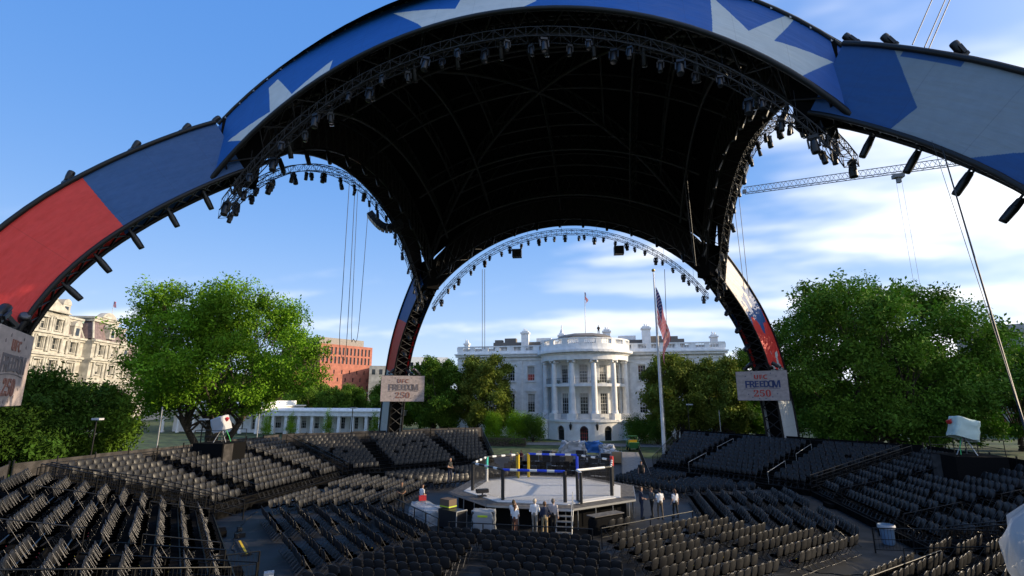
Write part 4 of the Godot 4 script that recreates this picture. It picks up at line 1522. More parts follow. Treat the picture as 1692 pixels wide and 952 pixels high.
func colonnade() -> void:
	var Z := -60.0
	var t := thing("long_colonnade", "long low white colonnade wing stretching behind the stands", "building", Vector3(0, 0, Z))
	var rf := MB.new()
	rf.box(Vector3(-53.5, 4.05, -2.6), Vector3(30, 0.9, 6.4)); rf.box(Vector3(-53.5, 4.6, -2.6), Vector3(30.4, 0.22, 6.9)); rf.box(Vector3(-53.5, 4.9, -3), Vector3(29, 0.4, 5))
	part("roof", rf, M.white_paint, t)
	var wl := MB.new()
	var hs := []
	for i in 10:
		hs.append(Rect2(-66.9 + i * 3.0 - 0.95, 0.9, 1.9, 2.4))
	wl.holed(-68.5, -38.5, -0.3, 3.6, hs, 0.3, func(u: float, v: float, d: float) -> Vector3: return Vector3(u, v, -3.2 - d))
	part("rear_wall", wl, M.white_paint, t)
	for h in hs:
		var c: Vector2 = h.get_center()
		window(t, Vector3(c.x, c.y, -3.42), 1.9, 2.4, 4, 4)
	for i in 11:
		var m := MB.new()
		var x := -68.4 + i * 3.0
		m.box(Vector3(x, 1.75, 0), Vector3(0.62, 3.7, 0.62)); m.box(Vector3(x, 3.5, 0), Vector3(0.8, 0.2, 0.8)); m.box(Vector3(x, 0.15, 0), Vector3(0.8, 0.3, 0.8))
		part("pillar", m, M.white_paint, t)
	# corner pavilion with white roof
	var p := thing("white_pavilion", "white flat-roofed pavilion with pillars behind the big bright tree", "building", Vector3(-80, 0, -60))
	var pm := MB.new()
	var ph := []
	for i in 5:
		ph.append(Rect2(-9.0 + i * 4.2, 0.6, 2.2, 2.9))
	pm.holed(-12, 12, -0.3, 4.6, ph, 0.4, func(u: float, v: float, d: float) -> Vector3: return Vector3(u, v, -2.0 - d))
	pm.box(Vector3(0, 2.2, -8.5), Vector3(23.9, 4.8, 11.5))
	part("wall", pm, M.white_paint, p)
	for h in ph:
		var c: Vector2 = h.get_center()
		window(p, Vector3(c.x, c.y, -2.3), 2.2, 2.9, 4, 4)
	var pr := MB.new()
	pr.box(Vector3(0, 4.95, -6), Vector3(25, 0.9, 15)); pr.box(Vector3(0, 5.5, -6), Vector3(25.6, 0.25, 15.6)); pr.box(Vector3(0, 6.1, -7), Vector3(22, 1.0, 11)); pr.box(Vector3(-9.0, 7.3, -8), Vector3(6, 1.6, 6))
	part("roof", pr, M.white_paint, p)
	for i in 7:
		var m := MB.new()
		m.lathe([Vector2(0.36, 0), Vector2(0.36, 0.3), Vector2(0.28, 0.45), Vector2(0.25, 4.1), Vector2(0.36, 4.25), Vector2(0.36, 4.5)], 12, Vector3(-11.5 + i * 3.83, 0, 1.1))
		part("pillar", m, M.white_paint, p)
func facade_block(t: Node3D, w: float, h: float, depth: float, holes: Array, m: Material, off := Vector3.ZERO) -> void:
	# box building part: local x along the front, front at z = off.z, holes on the front
	var mb := MB.new()
	mb.holed(off.x, off.x + w, off.y, off.y + h, holes, 0.4, func(u: float, v: float, d: float) -> Vector3: return Vector3(u, v, off.z - d))
	var x0 := off.x
	var x1 := off.x + w
	var y0 := off.y
	var y1 := off.y + h
	var z0 := off.z
	var z1 := off.z - depth
	mb.quad(Vector3(x1, y0, z0), Vector3(x1, y0, z1), Vector3(x1, y1, z1), Vector3(x1, y1, z0))
	mb.quad(Vector3(x0, y0, z1), Vector3(x0, y0, z0), Vector3(x0, y1, z0), Vector3(x0, y1, z1))
	mb.quad(Vector3(x1, y0, z1), Vector3(x0, y0, z1), Vector3(x0, y1, z1), Vector3(x1, y1, z1))
	mb.quad(Vector3(x0, y1, z0), Vector3(x1, y1, z0), Vector3(x1, y1, z1), Vector3(x0, y1, z1))
	part("wall", mb, m, t)
func ornate_block() -> void:
	# pale stone office block with mansard roofs; local x runs away from the camera along the facade
	var t := thing("ornate_stone_block", "ornate cream stone office block with purple-grey mansard roofs beyond the dark trees", "building", Vector3(-129.3, 0, -59.1))
	t.basis = Basis(Vector3(-0.33, 0, -0.944).normalized(), Vector3.UP, Vector3(0.944, 0, -0.33).normalized()).scaled_local(Vector3.ONE * 1.1)
	var bay := func(x0: float, x1: float, zf: float, top: float, xs: Array, rows: Array) -> void:
		var hs := []
		for x in xs:
			for r in rows:
				hs.append(Rect2(x - 0.75, r - 1.15, 1.5, 2.3))
		facade_block(t, x1 - x0, top, 20.0, hs, M.stone, Vector3(x0, 0, zf))
		for h in hs:
			var c: Vector2 = h.get_center()
			window(t, Vector3(c.x, c.y, zf - 0.3), 1.5, 2.3, 2, 2, Basis(), true, M.stone)
			var m := MB.new()
			m.box(Vector3(c.x, c.y + 1.42, zf + 0.2), Vector3(2.5, 0.28, 0.5)); m.box(Vector3(c.x, c.y - 1.3, zf + 0.15), Vector3(2.2, 0.2, 0.4))
			for e in [-1.0, 1.0]:
				m.box(Vector3(c.x + e * 1.0, c.y, zf + 0.1), Vector3(0.24, 2.5, 0.22))
			part("window_surround", m, M.stone, t)
		for x in xs:
			for e in [-1.75, 1.75]:
				var m := MB.new()
				for r in rows:
					m.lathe([Vector2(0.34, -1.7), Vector2(0.28, -1.5), Vector2(0.24, 1.45), Vector2(0.36, 1.7)], 8, Vector3(x + e, r, zf + 0.25))
				part("half_column", m, M.stone, t)
		for y in [15.9, 20.5]:
			if y < top + 0.2:
				var m := MB.new()
				m.box(Vector3((x0 + x1) * 0.5, y, zf + 0.3), Vector3(x1 - x0 + 0.6, 0.5, 0.9))
				m.box(Vector3((x0 + x1) * 0.5, y - 0.5, zf + 0.15), Vector3(x1 - x0 + 0.3, 0.5, 0.5))
				part("cornice", m, M.stone, t)
	var rows := [9.0, 13.4, 18.2]
	bay.call(-24.0, 5.2, 1.2, 24.9, [-19.0, -14.5, -10.0, -6.6, -2.4, 1.8], [9.0, 13.4, 18.2, 22.4])
	bay.call(5.2, 14.4, -1.0, 20.6, [7.0, 10.6], rows)
	bay.call(14.4, 27.0, 1.0, 20.6, [17.6, 22.6], rows)
	bay.call(27.0, 60.0, -1.0, 17.4, [29.5, 34.0, 38.5, 43.0, 47.5, 52.0], [9.0, 13.4])
	var mans := func(x0: float, x1: float, zf: float, y0: float, y1: float, inset: float, dep: float) -> void:
		var a := [Vector3(x0, y0, zf), Vector3(x1, y0, zf), Vector3(x1, y0, zf - dep), Vector3(x0, y0, zf - dep)]
		var b := [Vector3(x0 + inset, y1, zf - inset), Vector3(x1 - inset, y1, zf - inset), Vector3(x1 - inset, y1, zf - dep + inset), Vector3(x0 + inset, y1, zf - dep + inset)]
		var m := MB.new()
		for i in 4:
			m.quad(a[i], a[(i + 1) % 4], b[(i + 1) % 4], b[i])
		var ro := part("mansard_roof", m, M.slate, t)
		var c := MB.new()
		c.box(Vector3((x0 + x1) * 0.5, y1 + 0.35, zf - dep * 0.5), Vector3(x1 - x0 - 2 * inset + 0.9, 0.7, dep - 2 * inset + 0.9))
		c.box(Vector3((x0 + x1) * 0.5, y1 + 0.95, zf - dep * 0.5), Vector3(x1 - x0 - 2 * inset + 1.5, 0.5, dep - 2 * inset + 1.5))
		for i in 4:
			c.tube(a[i], b[i], 0.28, 0.28, 5)
		part("roof_edge", c, M.stone, ro)
	mans.call(-8.0, 5.0, 1.0, 25.2, 29.6, 2.4, 16.0)
	mans.call(5.2, 14.4, -1.2, 20.9, 24.3, 1.0, 16.0)
	mans.call(14.6, 26.8, 0.8, 20.9, 25.4, 1.6, 16.0)
	mans.call(27.0, 60.0, -1.2, 17.6, 20.6, 1.0, 16.0)
	mans.call(31.0, 42.0, -6.0, 20.6, 25.4, 1.6, 12.0)
	# dormers, pediments
	for d in [[-1.5, 1.0, 26.0], [3.4, 1.0, 26.0], [7.2, -1.0, 22.0], [11.2, -1.0, 22.0], [20.8, 1.1, 22.6], [31.0, -1.0, 18.6], [37.0, -1.0, 18.6]]:
		var m := MB.new()
		m.box(Vector3(d[0], d[2], d[1] - 0.7), Vector3(2.4, 2.6, 2.0))
		m.half_round(Vector3(d[0], d[2] + 1.3, d[1] - 1.2), 1.3, 1.6)
		var o := part("dormer", m, M.stone, t)
		var g := MB.new()
		g.box(Vector3(d[0], d[2], d[1] + 0.31), Vector3(1.2, 1.8, 0.04))
		part("pane", g, M.glass, o)
	var ped := MB.new()
	ped.prism(PackedVector2Array([Vector2(-7.0, 0), Vector2(4.4, 0), Vector2(-1.3, 2.7)]), 0.0, 0.8, Basis(Vector3.RIGHT, Vector3.BACK, Vector3.UP), Vector3(0, 25.1, 1.3))
	part("pediment", ped, M.stone, t)
	var arc := MB.new()
	arc.half_round(Vector3(20.7, 26.6, -1.4), 3.6, 1.6, 0.6)
	part("round_gable", arc, M.stone, t)
	var cp := MB.new()
	cp.box(Vector3(9.8, 25.1, -7), Vector3(10, 1.0, 10)); cp.box(Vector3(36, 26.9, -12), Vector3(5, 1.6, 5))
	part("green_roof", cp, M.copper, t)
	var fp := thing("rooftop_flag", "tiny flag on a thin pole above the cream stone block", "flag", t.transform * Vector3(38, 26, -10))
	var pm := MB.new()
	pm.tube(Vector3.ZERO, Vector3(0, 9.5, 0), 0.12, 0.06)
	part("pole", pm, M.galv, fp)
	var fm := MB.new()
	flag_cloth(fm, Vector3(0, 9.2, 0), Vector3(0.85, -0.25, 0.45), 3.2, 1.7, 3)
	part("cloth", fm, flag_mat(), fp)
func brick_block() -> void:
	var t := thing("red_brick_block", "flat-roofed orange-red brick office block behind the big bright tree", "building", Vector3(-91.0, 0, -115.5))
	t.basis = yb(1.10)
	var hs := []
	for i in 13:
		var x := 0.7 + i * 1.5
		hs.append(Rect2(x, 21.6, 0.72, 2.5)); hs.append(Rect2(x, 18.6, 0.72, 2.4))
		for y in [15.2, 12.6, 10.0]:
			if (i + int(y)) % 2 == 0:
				hs.append(Rect2(x, y, 0.5, 1.3))
	facade_block(t, 20.4, 25.0, 26.0, hs, M.brick, Vector3(0, 0, 0))
	for h in hs:
		var c: Vector2 = h.get_center()
		var g := MB.new()
		g.box(Vector3(c.x, c.y, -0.3), Vector3(h.size.x, h.size.y, 0.05))
		part("window", g, M.glass, t)
	var a := MB.new()
	a.box(Vector3(9.2, 26.2, -12), Vector3(17.5, 2.4, 20))
	part("roof_storey", a, grain(mat("louvre", 0.33, 0.30, 0.27, 0.9), 0.3, 0.9), t)
	var lo := MB.new()
	lo.box(Vector3(10, 8.9, 0.6), Vector3(22, 0.6, 2.0))
	part("ledge", lo, M.stone, t)
	var wing := MB.new()
	wing.box(Vector3(-5, 7, -9), Vector3(9.9, 17, 20))
	part("low_wing", wing, grain(mat("brick_dark", 0.20, 0.06, 0.05, 0.9), 0.1, 0.8), t)
func far_blocks() -> void:
	var t := thing("columned_stone_block", "grey stone block with arched windows beyond the trees on the crane side", "building", Vector3(80, 0, -95))
	t.basis = yb(-0.62)
	var hs := []
	for i in 8:
		hs.append(Rect2(2.0 + i * 3.2, 17.0, 1.6, 2.6))
		hs.append(Rect2(2.0 + i * 3.2, 12.5, 1.6, 2.4))
	facade_block(t, 28, 20.6, 14, hs, grain(mat("stone_grey", 0.46, 0.42, 0.36, 0.85), 0.1, 0.85), Vector3(0, 0, 0))
	for h in hs:
		var c: Vector2 = h.get_center()
		window(t, Vector3(c.x, c.y, -0.3), 1.6, h.size.y, 2, 3, Basis(), true, M.stone_grey)
	var m := MB.new()
	m.box(Vector3(14, 21.0, -6.8), Vector3(29, 0.8, 15)); m.box(Vector3(14, 22.0, -7.5), Vector3(26, 1.4, 12))
	part("cornice", m, M.stone_grey, t)
	var q := thing("pale_far_block", "small pale office block far behind the colonnade-side leg", "building", Vector3(-56, 0, -106))
	q.basis = yb(0.4)
	var h2 := []
	for i in 7:
		for j in 3:
			h2.append(Rect2(0.8 + i * 1.6, 10.5 + j * 2.7, 0.9, 1.7))
	facade_block(q, 12, 19.2, 10, h2, M.white_paint, Vector3(0, 0, 0))
	for h in h2:
		var c: Vector2 = h.get_center()
		var g := MB.new()
		g.box(Vector3(c.x, c.y, -0.3), Vector3(0.9, 1.7, 0.05))
		part("window", g, M.glass, q)
	var wq := thing("pale_low_block", "long pale building just visible beyond trees behind the brick block", "building", Vector3(-78, 0, -125))
	wq.basis = yb(0.4)
	var wm := []
	for i in 9:
		wm.append(Rect2(0.8 + i * 2.4, 15.0, 1.2, 1.8))
	facade_block(wq, 24, 18.0, 10, wm, M.stone, Vector3.ZERO)
	for h in wm:
		var c: Vector2 = h.get_center()
		var g := MB.new()
		g.box(Vector3(c.x, c.y, -0.3), Vector3(1.2, 1.8, 0.05))
		part("window", g, M.glass, wq)

# ---------- plants ----------
var clumps := {}
func clump_mesh(kind: String, leaf: float) -> ArrayMesh:
	if clumps.has(kind):
		return clumps[kind]
	var mb := MB.new()
	var r := RandomNumberGenerator.new()
	r.seed = 99
	for i in 15:
		var p := Vector3(r.randfn(), r.randfn() * 0.7, r.randfn()) * 0.27
		var b := Basis.from_euler(Vector3(r.randf_range(-1.0, 1.0), r.randf() * TAU, r.randf_range(-0.8, 0.8)))
		var l := leaf * r.randf_range(0.75, 1.3)
		var w := l * 0.48
		var tip := p + b.z * l * 0.5
		var root := p - b.z * l * 0.5
		var mid := p + b.y * l * 0.08
		var k := r.randf_range(0.72, 1.18)
		mb.col = Color(k, k * r.randf_range(0.95, 1.05), k * r.randf_range(0.7, 1.0))
		mb.face(root, mid + b.x * w * 0.5, tip)
		mb.face(tip, mid - b.x * w * 0.5, root)
	clumps[kind] = mb.mesh()
	return clumps[kind]
func foliage(parent: Node, called: String, lobes: Array, count: int, kind: String, leaf: float, size: float, r: RandomNumberGenerator) -> void:
	# lobes: [centre, radii]; clumps fill each lobe, denser near its surface
	var mm := MultiMesh.new()
	mm.transform_format = MultiMesh.TRANSFORM_3D
	mm.use_colors = true
	mm.mesh = clump_mesh(kind + str(leaf), leaf)
	var tot := 0.0
	for l in lobes:
		tot += l[1].x * l[1].y + l[1].x * l[1].z
	var xf := []
	for l in lobes:
		var n := int(count * (l[1].x * l[1].y + l[1].x * l[1].z) / tot)
		var tone := r.randf_range(0.72, 1.22)
		for i in n:
			var d := Vector3(r.randfn(), r.randfn(), r.randfn()).normalized()
			var rad := pow(r.randf(), 0.42) * r.randf_range(0.78, 1.2)
			if d.y < -0.3: rad *= 0.75
			var p: Vector3 = l[0] + d * l[1] * rad
			var b := Basis.from_euler(Vector3(r.randf() * TAU, r.randf() * TAU, r.randf() * TAU)).scaled(Vector3.ONE * size * r.randf_range(0.55, 1.35))
			var k := tone * r.randf_range(0.85, 1.12)
			xf.append([Transform3D(b, p), Color(k * r.randf_range(0.94, 1.08), k, k * 0.9)])
	mm.instance_count = xf.size()
	for i in xf.size():
		mm.set_instance_transform(i, xf[i][0]); mm.set_instance_color(i, xf[i][1])
	var mi := MultiMeshInstance3D.new()
	mi.name = called
	mi.multimesh = mm
	mi.material_override = M[kind]
	parent.add_child(mi, true)
	mi.set_meta("kind", "stuff")
func tree(called: String, label: String, at: Vector3, h: float, rad: float, base: float, count: int, kind: String, sd: int, lobes_n := 26, leaf := 0.26, trunk_r := 0.45, stems := 1, group := "", shape := 0.0) -> void:
	# h = top of the crown, rad = crown half width, base = underside of the crown
	var r := RandomNumberGenerator.new()
	r.seed = sd
	var t := thing(called, label, "tree", at, 0.0, group)
	var lobes := []
	var cy := (h + base) * 0.5
	var hy := (h - base) * 0.5
	for i in lobes_n:
		# spread over an egg-shaped envelope
		var y := -0.85 + 1.75 * (i + r.randf()) / lobes_n
		var an := i * 2.399 + r.randf_range(-0.4, 0.4)
		var env := sqrt(maxf(0.05, 1.0 - y * y * 0.92)) * (1.0 - shape * y * 0.35)
		var q := r.randf_range(0.50, 0.95) * env
		var lr := r.randf_range(0.15, 0.27) * rad * (0.85 if y > 0.6 else 1.0)
		lobes.append([Vector3(cos(an) * q * rad, cy + y * hy * 0.86, sin(an) * q * rad), Vector3(lr * 1.15, lr * r.randf_range(0.62, 0.85), lr * 1.15)])
	lobes.append([Vector3(0, cy + hy * 0.2, 0), Vector3(rad * 0.30, hy * 0.5, rad * 0.30)])
	var tr := MB.new()
	var limbs := MB.new()
	for s in stems:
		var an := TAU * s / stems + 0.7
		var lean := Vector3(cos(an), 0, sin(an)) * (0.0 if stems == 1 else rad * 0.30)
		var foot := lean * 0.12
		var fork := Vector3(0, base * 0.85 + hy * 0.25, 0) + lean
		var rr := trunk_r / sqrt(stems)
		var prev := foot
		for i in range(1, 7):
			var f := i / 6.0
			var p := foot.lerp(fork, f) + Vector3(r.randf_range(-0.1, 0.1), 0, r.randf_range(-0.1, 0.1))
			tr.tube(prev, p, rr * (1.25 - 0.55 * (f - 1.0 / 6)) * (1.25 if i == 1 else 1.0), rr * (1.25 - 0.55 * f), 9)
			prev = p
		for i in lobes.size():
			if i % stems != s: continue
			var c: Vector3 = lobes[i][0]
			var st := foot.lerp(fork, r.randf_range(0.6, 1.0))
			var m := st.lerp(c, 0.5) + Vector3(0, r.randf_range(0.0, 0.9), 0)
			var lr := rr * r.randf_range(0.28, 0.45)
			limbs.tube(st, m, lr, lr * 0.6, 6); limbs.tube(m, c, lr * 0.6, lr * 0.22, 5)
			for q in 4:
				var e: Vector3 = c + Vector3(r.randfn(), r.randfn() * 0.7, r.randfn()).normalized() * lobes[i][1] * 0.9
				limbs.tube(m.lerp(c, r.randf_range(0.3, 0.95)), e, lr * 0.22, lr * 0.06, 4)
	var to := part("trunk", tr, M.bark, t)
	part("limbs", limbs, M.bark, to)
	foliage(t, "crown", lobes, count, kind, leaf, 1.0 if leaf > 0.2 else 0.8, r)
func shrub(called: String, label: String, at: Vector3, rad: float, h: float, count: int, kind: String, group := "") -> void:
	var r := RandomNumberGenerator.new()
	r.seed = int(absf(at.x * 131 + at.z * 17)) + 3
	var t := thing(called, label, "shrub", at, 0.0, group)
	var lobes := []
	for i in 7:
		var an := i * 2.4
		lobes.append([Vector3(cos(an) * rad * 0.5, h * (0.3 + 0.09 * i), sin(an) * rad * 0.5), Vector3(rad * 0.5, h * 0.26, rad * 0.5)])
	var s := MB.new()
	for l in lobes:
		s.tube(Vector3.ZERO, l[0], 0.04 * rad, 0.015 * rad, 5)
	part("stems", s, M.bark, t)
	foliage(t, "foliage", lobes, count, kind, 0.20, clampf(rad * 0.5, 0.3, 0.9), r)
func plants() -> void:
	tree("elm_tree", "big bright green spreading tree with several stems behind the white-wrapped camera", Vector3(-41.5, 0, -16.5), 21.8, 11.4, 3.6, 6600, "leaf_elm", 11, 60, 0.33, 0.75, 4)
	tree("elm_tree", "big dark green spreading tree behind the stand below the green-wrapped camera", Vector3(32.4, 0, -26.0), 21.2, 11.2, 1.0, 9500, "leaf_oak", 23, 66, 0.33, 0.8, 4)
	# dark trees behind the west stand
	tree("dark_tree", "dark green low tree in front of the ornate stone block", Vector3(-45.5, 0, 3.0), 10.2, 7.4, 0.3, 4600, "leaf_dark", 13, 34, 0.30, 0.35, 2, "dark trees behind the west stand")
	tree("dark_tree", "dark green low tree beside the big hanging sign", Vector3(-42.5, 0, 11.0), 8.4, 6.6, 0.3, 4000, "leaf_dark", 14, 30, 0.30, 0.35, 2, "dark trees behind the west stand")
	tree("dark_tree", "dark tree between the stone block and the big bright tree", Vector3(-47.5, 0, -4.5), 9.0, 6.4, 0.3, 3600, "leaf_mid", 15, 28, 0.30, 0.3, 2, "dark trees behind the west stand")
	# magnolias by the mansion
	tree("magnolia_tree", "broad bronze-green magnolia against the west half of the mansion front", Vector3(-18.6, 0, -54.0), 15.8, 5.6, 0.8, 4400, "leaf_magnolia", 16, 40, 0.36, 0.4, 3, "magnolias in front of the mansion")
	tree("magnolia_tree", "tall dense green tree at the west corner of the mansion", Vector3(-27.0, 0, -53.0), 15.6, 5.6, 0.5, 4800, "leaf_mid", 17, 36, 0.36, 0.4, 2, "magnolias in front of the mansion")
	tree("magnolia_tree", "magnolia with bronze leaves just behind the tall flagpole", Vector3(14.0, 0, -50.0), 15.2, 5.2, 0.8, 4600, "leaf_magnolia", 18, 42, 0.36, 0.4, 3, "magnolias in front of the mansion")
	tree("magnolia_tree", "brownish magnolia at the east corner of the mansion beside the hanging sign", Vector3(21.0, 0, -50.5), 14.6, 5.0, 0.6, 4400, "leaf_magnolia", 19, 40, 0.36, 0.4, 3, "magnolias in front of the mansion")
	# background trees
	for a in [[-44.0, -72.0, 13.0, 6.5, "leaf_mid", "rounded green tree below the red brick block"], [-37.0, -70.0, 12.0, 5.0, "leaf_bright", "light green tree left of the colonnade-side hanging sign"], [-33.0, -66.0, 14.5, 5.0, "leaf_dark", "dark green tree right behind the colonnade-side leg"], [-58.0, -74.0, 10.5, 6.0, "leaf_mid", "green tree behind the colonnade roof"], [-70.0, -80.0, 11.0, 7.0, "leaf_oak", "dark green tree behind the white pavilion"], [33.0, -72.0, 20.0, 7.0, "leaf_mid", "green tree rising behind the east corner of the mansion"], [26.0, -58.0, 9.0, 5.0, "leaf_oak", "low dark tree beyond the tree-side hanging sign"], [36.0, -48.0, 10.0, 6.5, "leaf_mid", "green tree showing under the big dark tree"], [47.0, -44.0, 13.0, 7.5, "leaf_oak", "dark tree behind the big dark tree, crane side"], [60.0, -50.0, 15.0, 8.0, "leaf_mid", "tree below the grey stone block with arched windows"], [-100.0, -40.0, 11.0, 8.0, "leaf_oak", "dark tree in front of the ornate stone block base"], [-92.0, -78.0, 14.0, 9.0, "leaf_mid", "green tree beside the white pavilion roof"]]:
		tree("background_tree", a[5], Vector3(a[0], 0, a[1]), a[2], a[3], 0.6, 3200, a[4], int(absf(a[0]) * 7), 30, 0.36, 0.35, 1, "trees behind the arena")
	for a in [[52.0, -20.0, 14.0, 8.0, "dark tree below the grey stone block at the crane side"], [49.0, -9.0, 12.5, 7.0, "dark tree right behind the green-wrapped camera"], [60.0, -32.0, 17.0, 8.0, "dark tree farther back on the crane side"]]:
		tree("dark_tree", a[4], Vector3(a[0], 0, a[1]), a[2], a[3], 0.4, 4200, "leaf_oak", int(a[0]) + 5, 36, 0.34, 0.4, 1, "dark trees on the crane side")
	# trees east of the seating, whose shade lies on the east stands
	for a in [[50.0, 2.0, 9.5, 6.0], [49.0, 13.0, 10.5, 6.0], [47.0, 24.0, 11.5, 6.5]]:
		tree("dark_tree", "dark tree in the line shading the stand below the green-wrapped camera", Vector3(a[0], 0, a[1]), a[2], a[3], 0.6, 1500, "leaf_oak", int(a[1]) + 71, 20, 0.3, 0.35, 1, "dark trees on the crane side")
	# shrubs by the mansion
	for a in [[-11.8, -50.5, 2.2, 4.6, "leaf_bright", "bright green upright shrub beside the mansion stair"], [-9.2, -50.8, 2.3, 4.2, "leaf_mid", "rounded mid-green shrub touching the mansion stair"], [-15.6, -49.0, 1.6, 4.6, "leaf_bright", "yellow-green slender shrub under the bronze magnolia"], [7.8, -50.5, 2.2, 4.0, "leaf_mid", "rounded dark shrub by the green utility cart"], [11.0, -50.0, 2.4, 3.6, "leaf_mid", "wide low shrub below the magnolia behind the flagpole"]]:
		shrub("garden_shrub", a[5], Vector3(a[0], 0, a[1]), a[2], a[3], 900, a[4])
	# young conical trees along the colonnade
	for a in [[-50.0, -55.0, 5.4], [-40.2, -55.0, 5.0], [-58.5, -56.0, 4.6], [-35.0, -54.0, 4.8], [-64.0, -56.0, 4.0]]:
		var r := RandomNumberGenerator.new()
		r.seed = int(absf(a[0]) * 3)
		var t := thing("young_tree", "slim light green young tree in front of the colonnade pillars", "tree", Vector3(a[0], 0, a[1]), 0.0, "young trees along the colonnade")
		var tk := MB.new()
		tk.tube(Vector3.ZERO, Vector3(0, a[2] * 0.8, 0), 0.07, 0.03, 6)
		part("trunk", tk, M.bark, t)
		var lb := []
		for i in 9:
			var f := i / 8.0
			lb.append([Vector3(cos(i * 2.4) * 0.35, a[2] * (0.2 + 0.74 * f), sin(i * 2.4) * 0.35), Vector3(0.95, 0.6, 0.95) * (1.05 - 0.72 * f)])
		foliage(t, "crown", lb, 260, "leaf_bright", 0.20, 0.7, r)
	# clipped hedge at the end of the seating
	for a in [[-12.5, -43.0, 7.0, "dark clipped hedge behind the equipment tarps"], [-24.0, -44.0, 9.0, "clipped hedge below the bronze magnolia"]]:
		var t := thing("clipped_hedge", a[3], "hedge", Vector3(a[0], 0, a[1]))
		var r := RandomNumberGenerator.new()
		r.seed = 77
		var lb := []
		for i in int(a[2] / 0.7):
			lb.append([Vector3(-a[2] / 2 + 0.7 * i, 0.8, 0), Vector3(0.6, 0.75, 0.6)])
		var c := MB.new()
		c.box(Vector3(0, 0.6, 0), Vector3(a[2], 1.2, 0.6))
		part("inner_twigs", c, M.bark, t)
		foliage(t, "foliage", lb, 420, "leaf_mid", 0.20, 0.6, r)

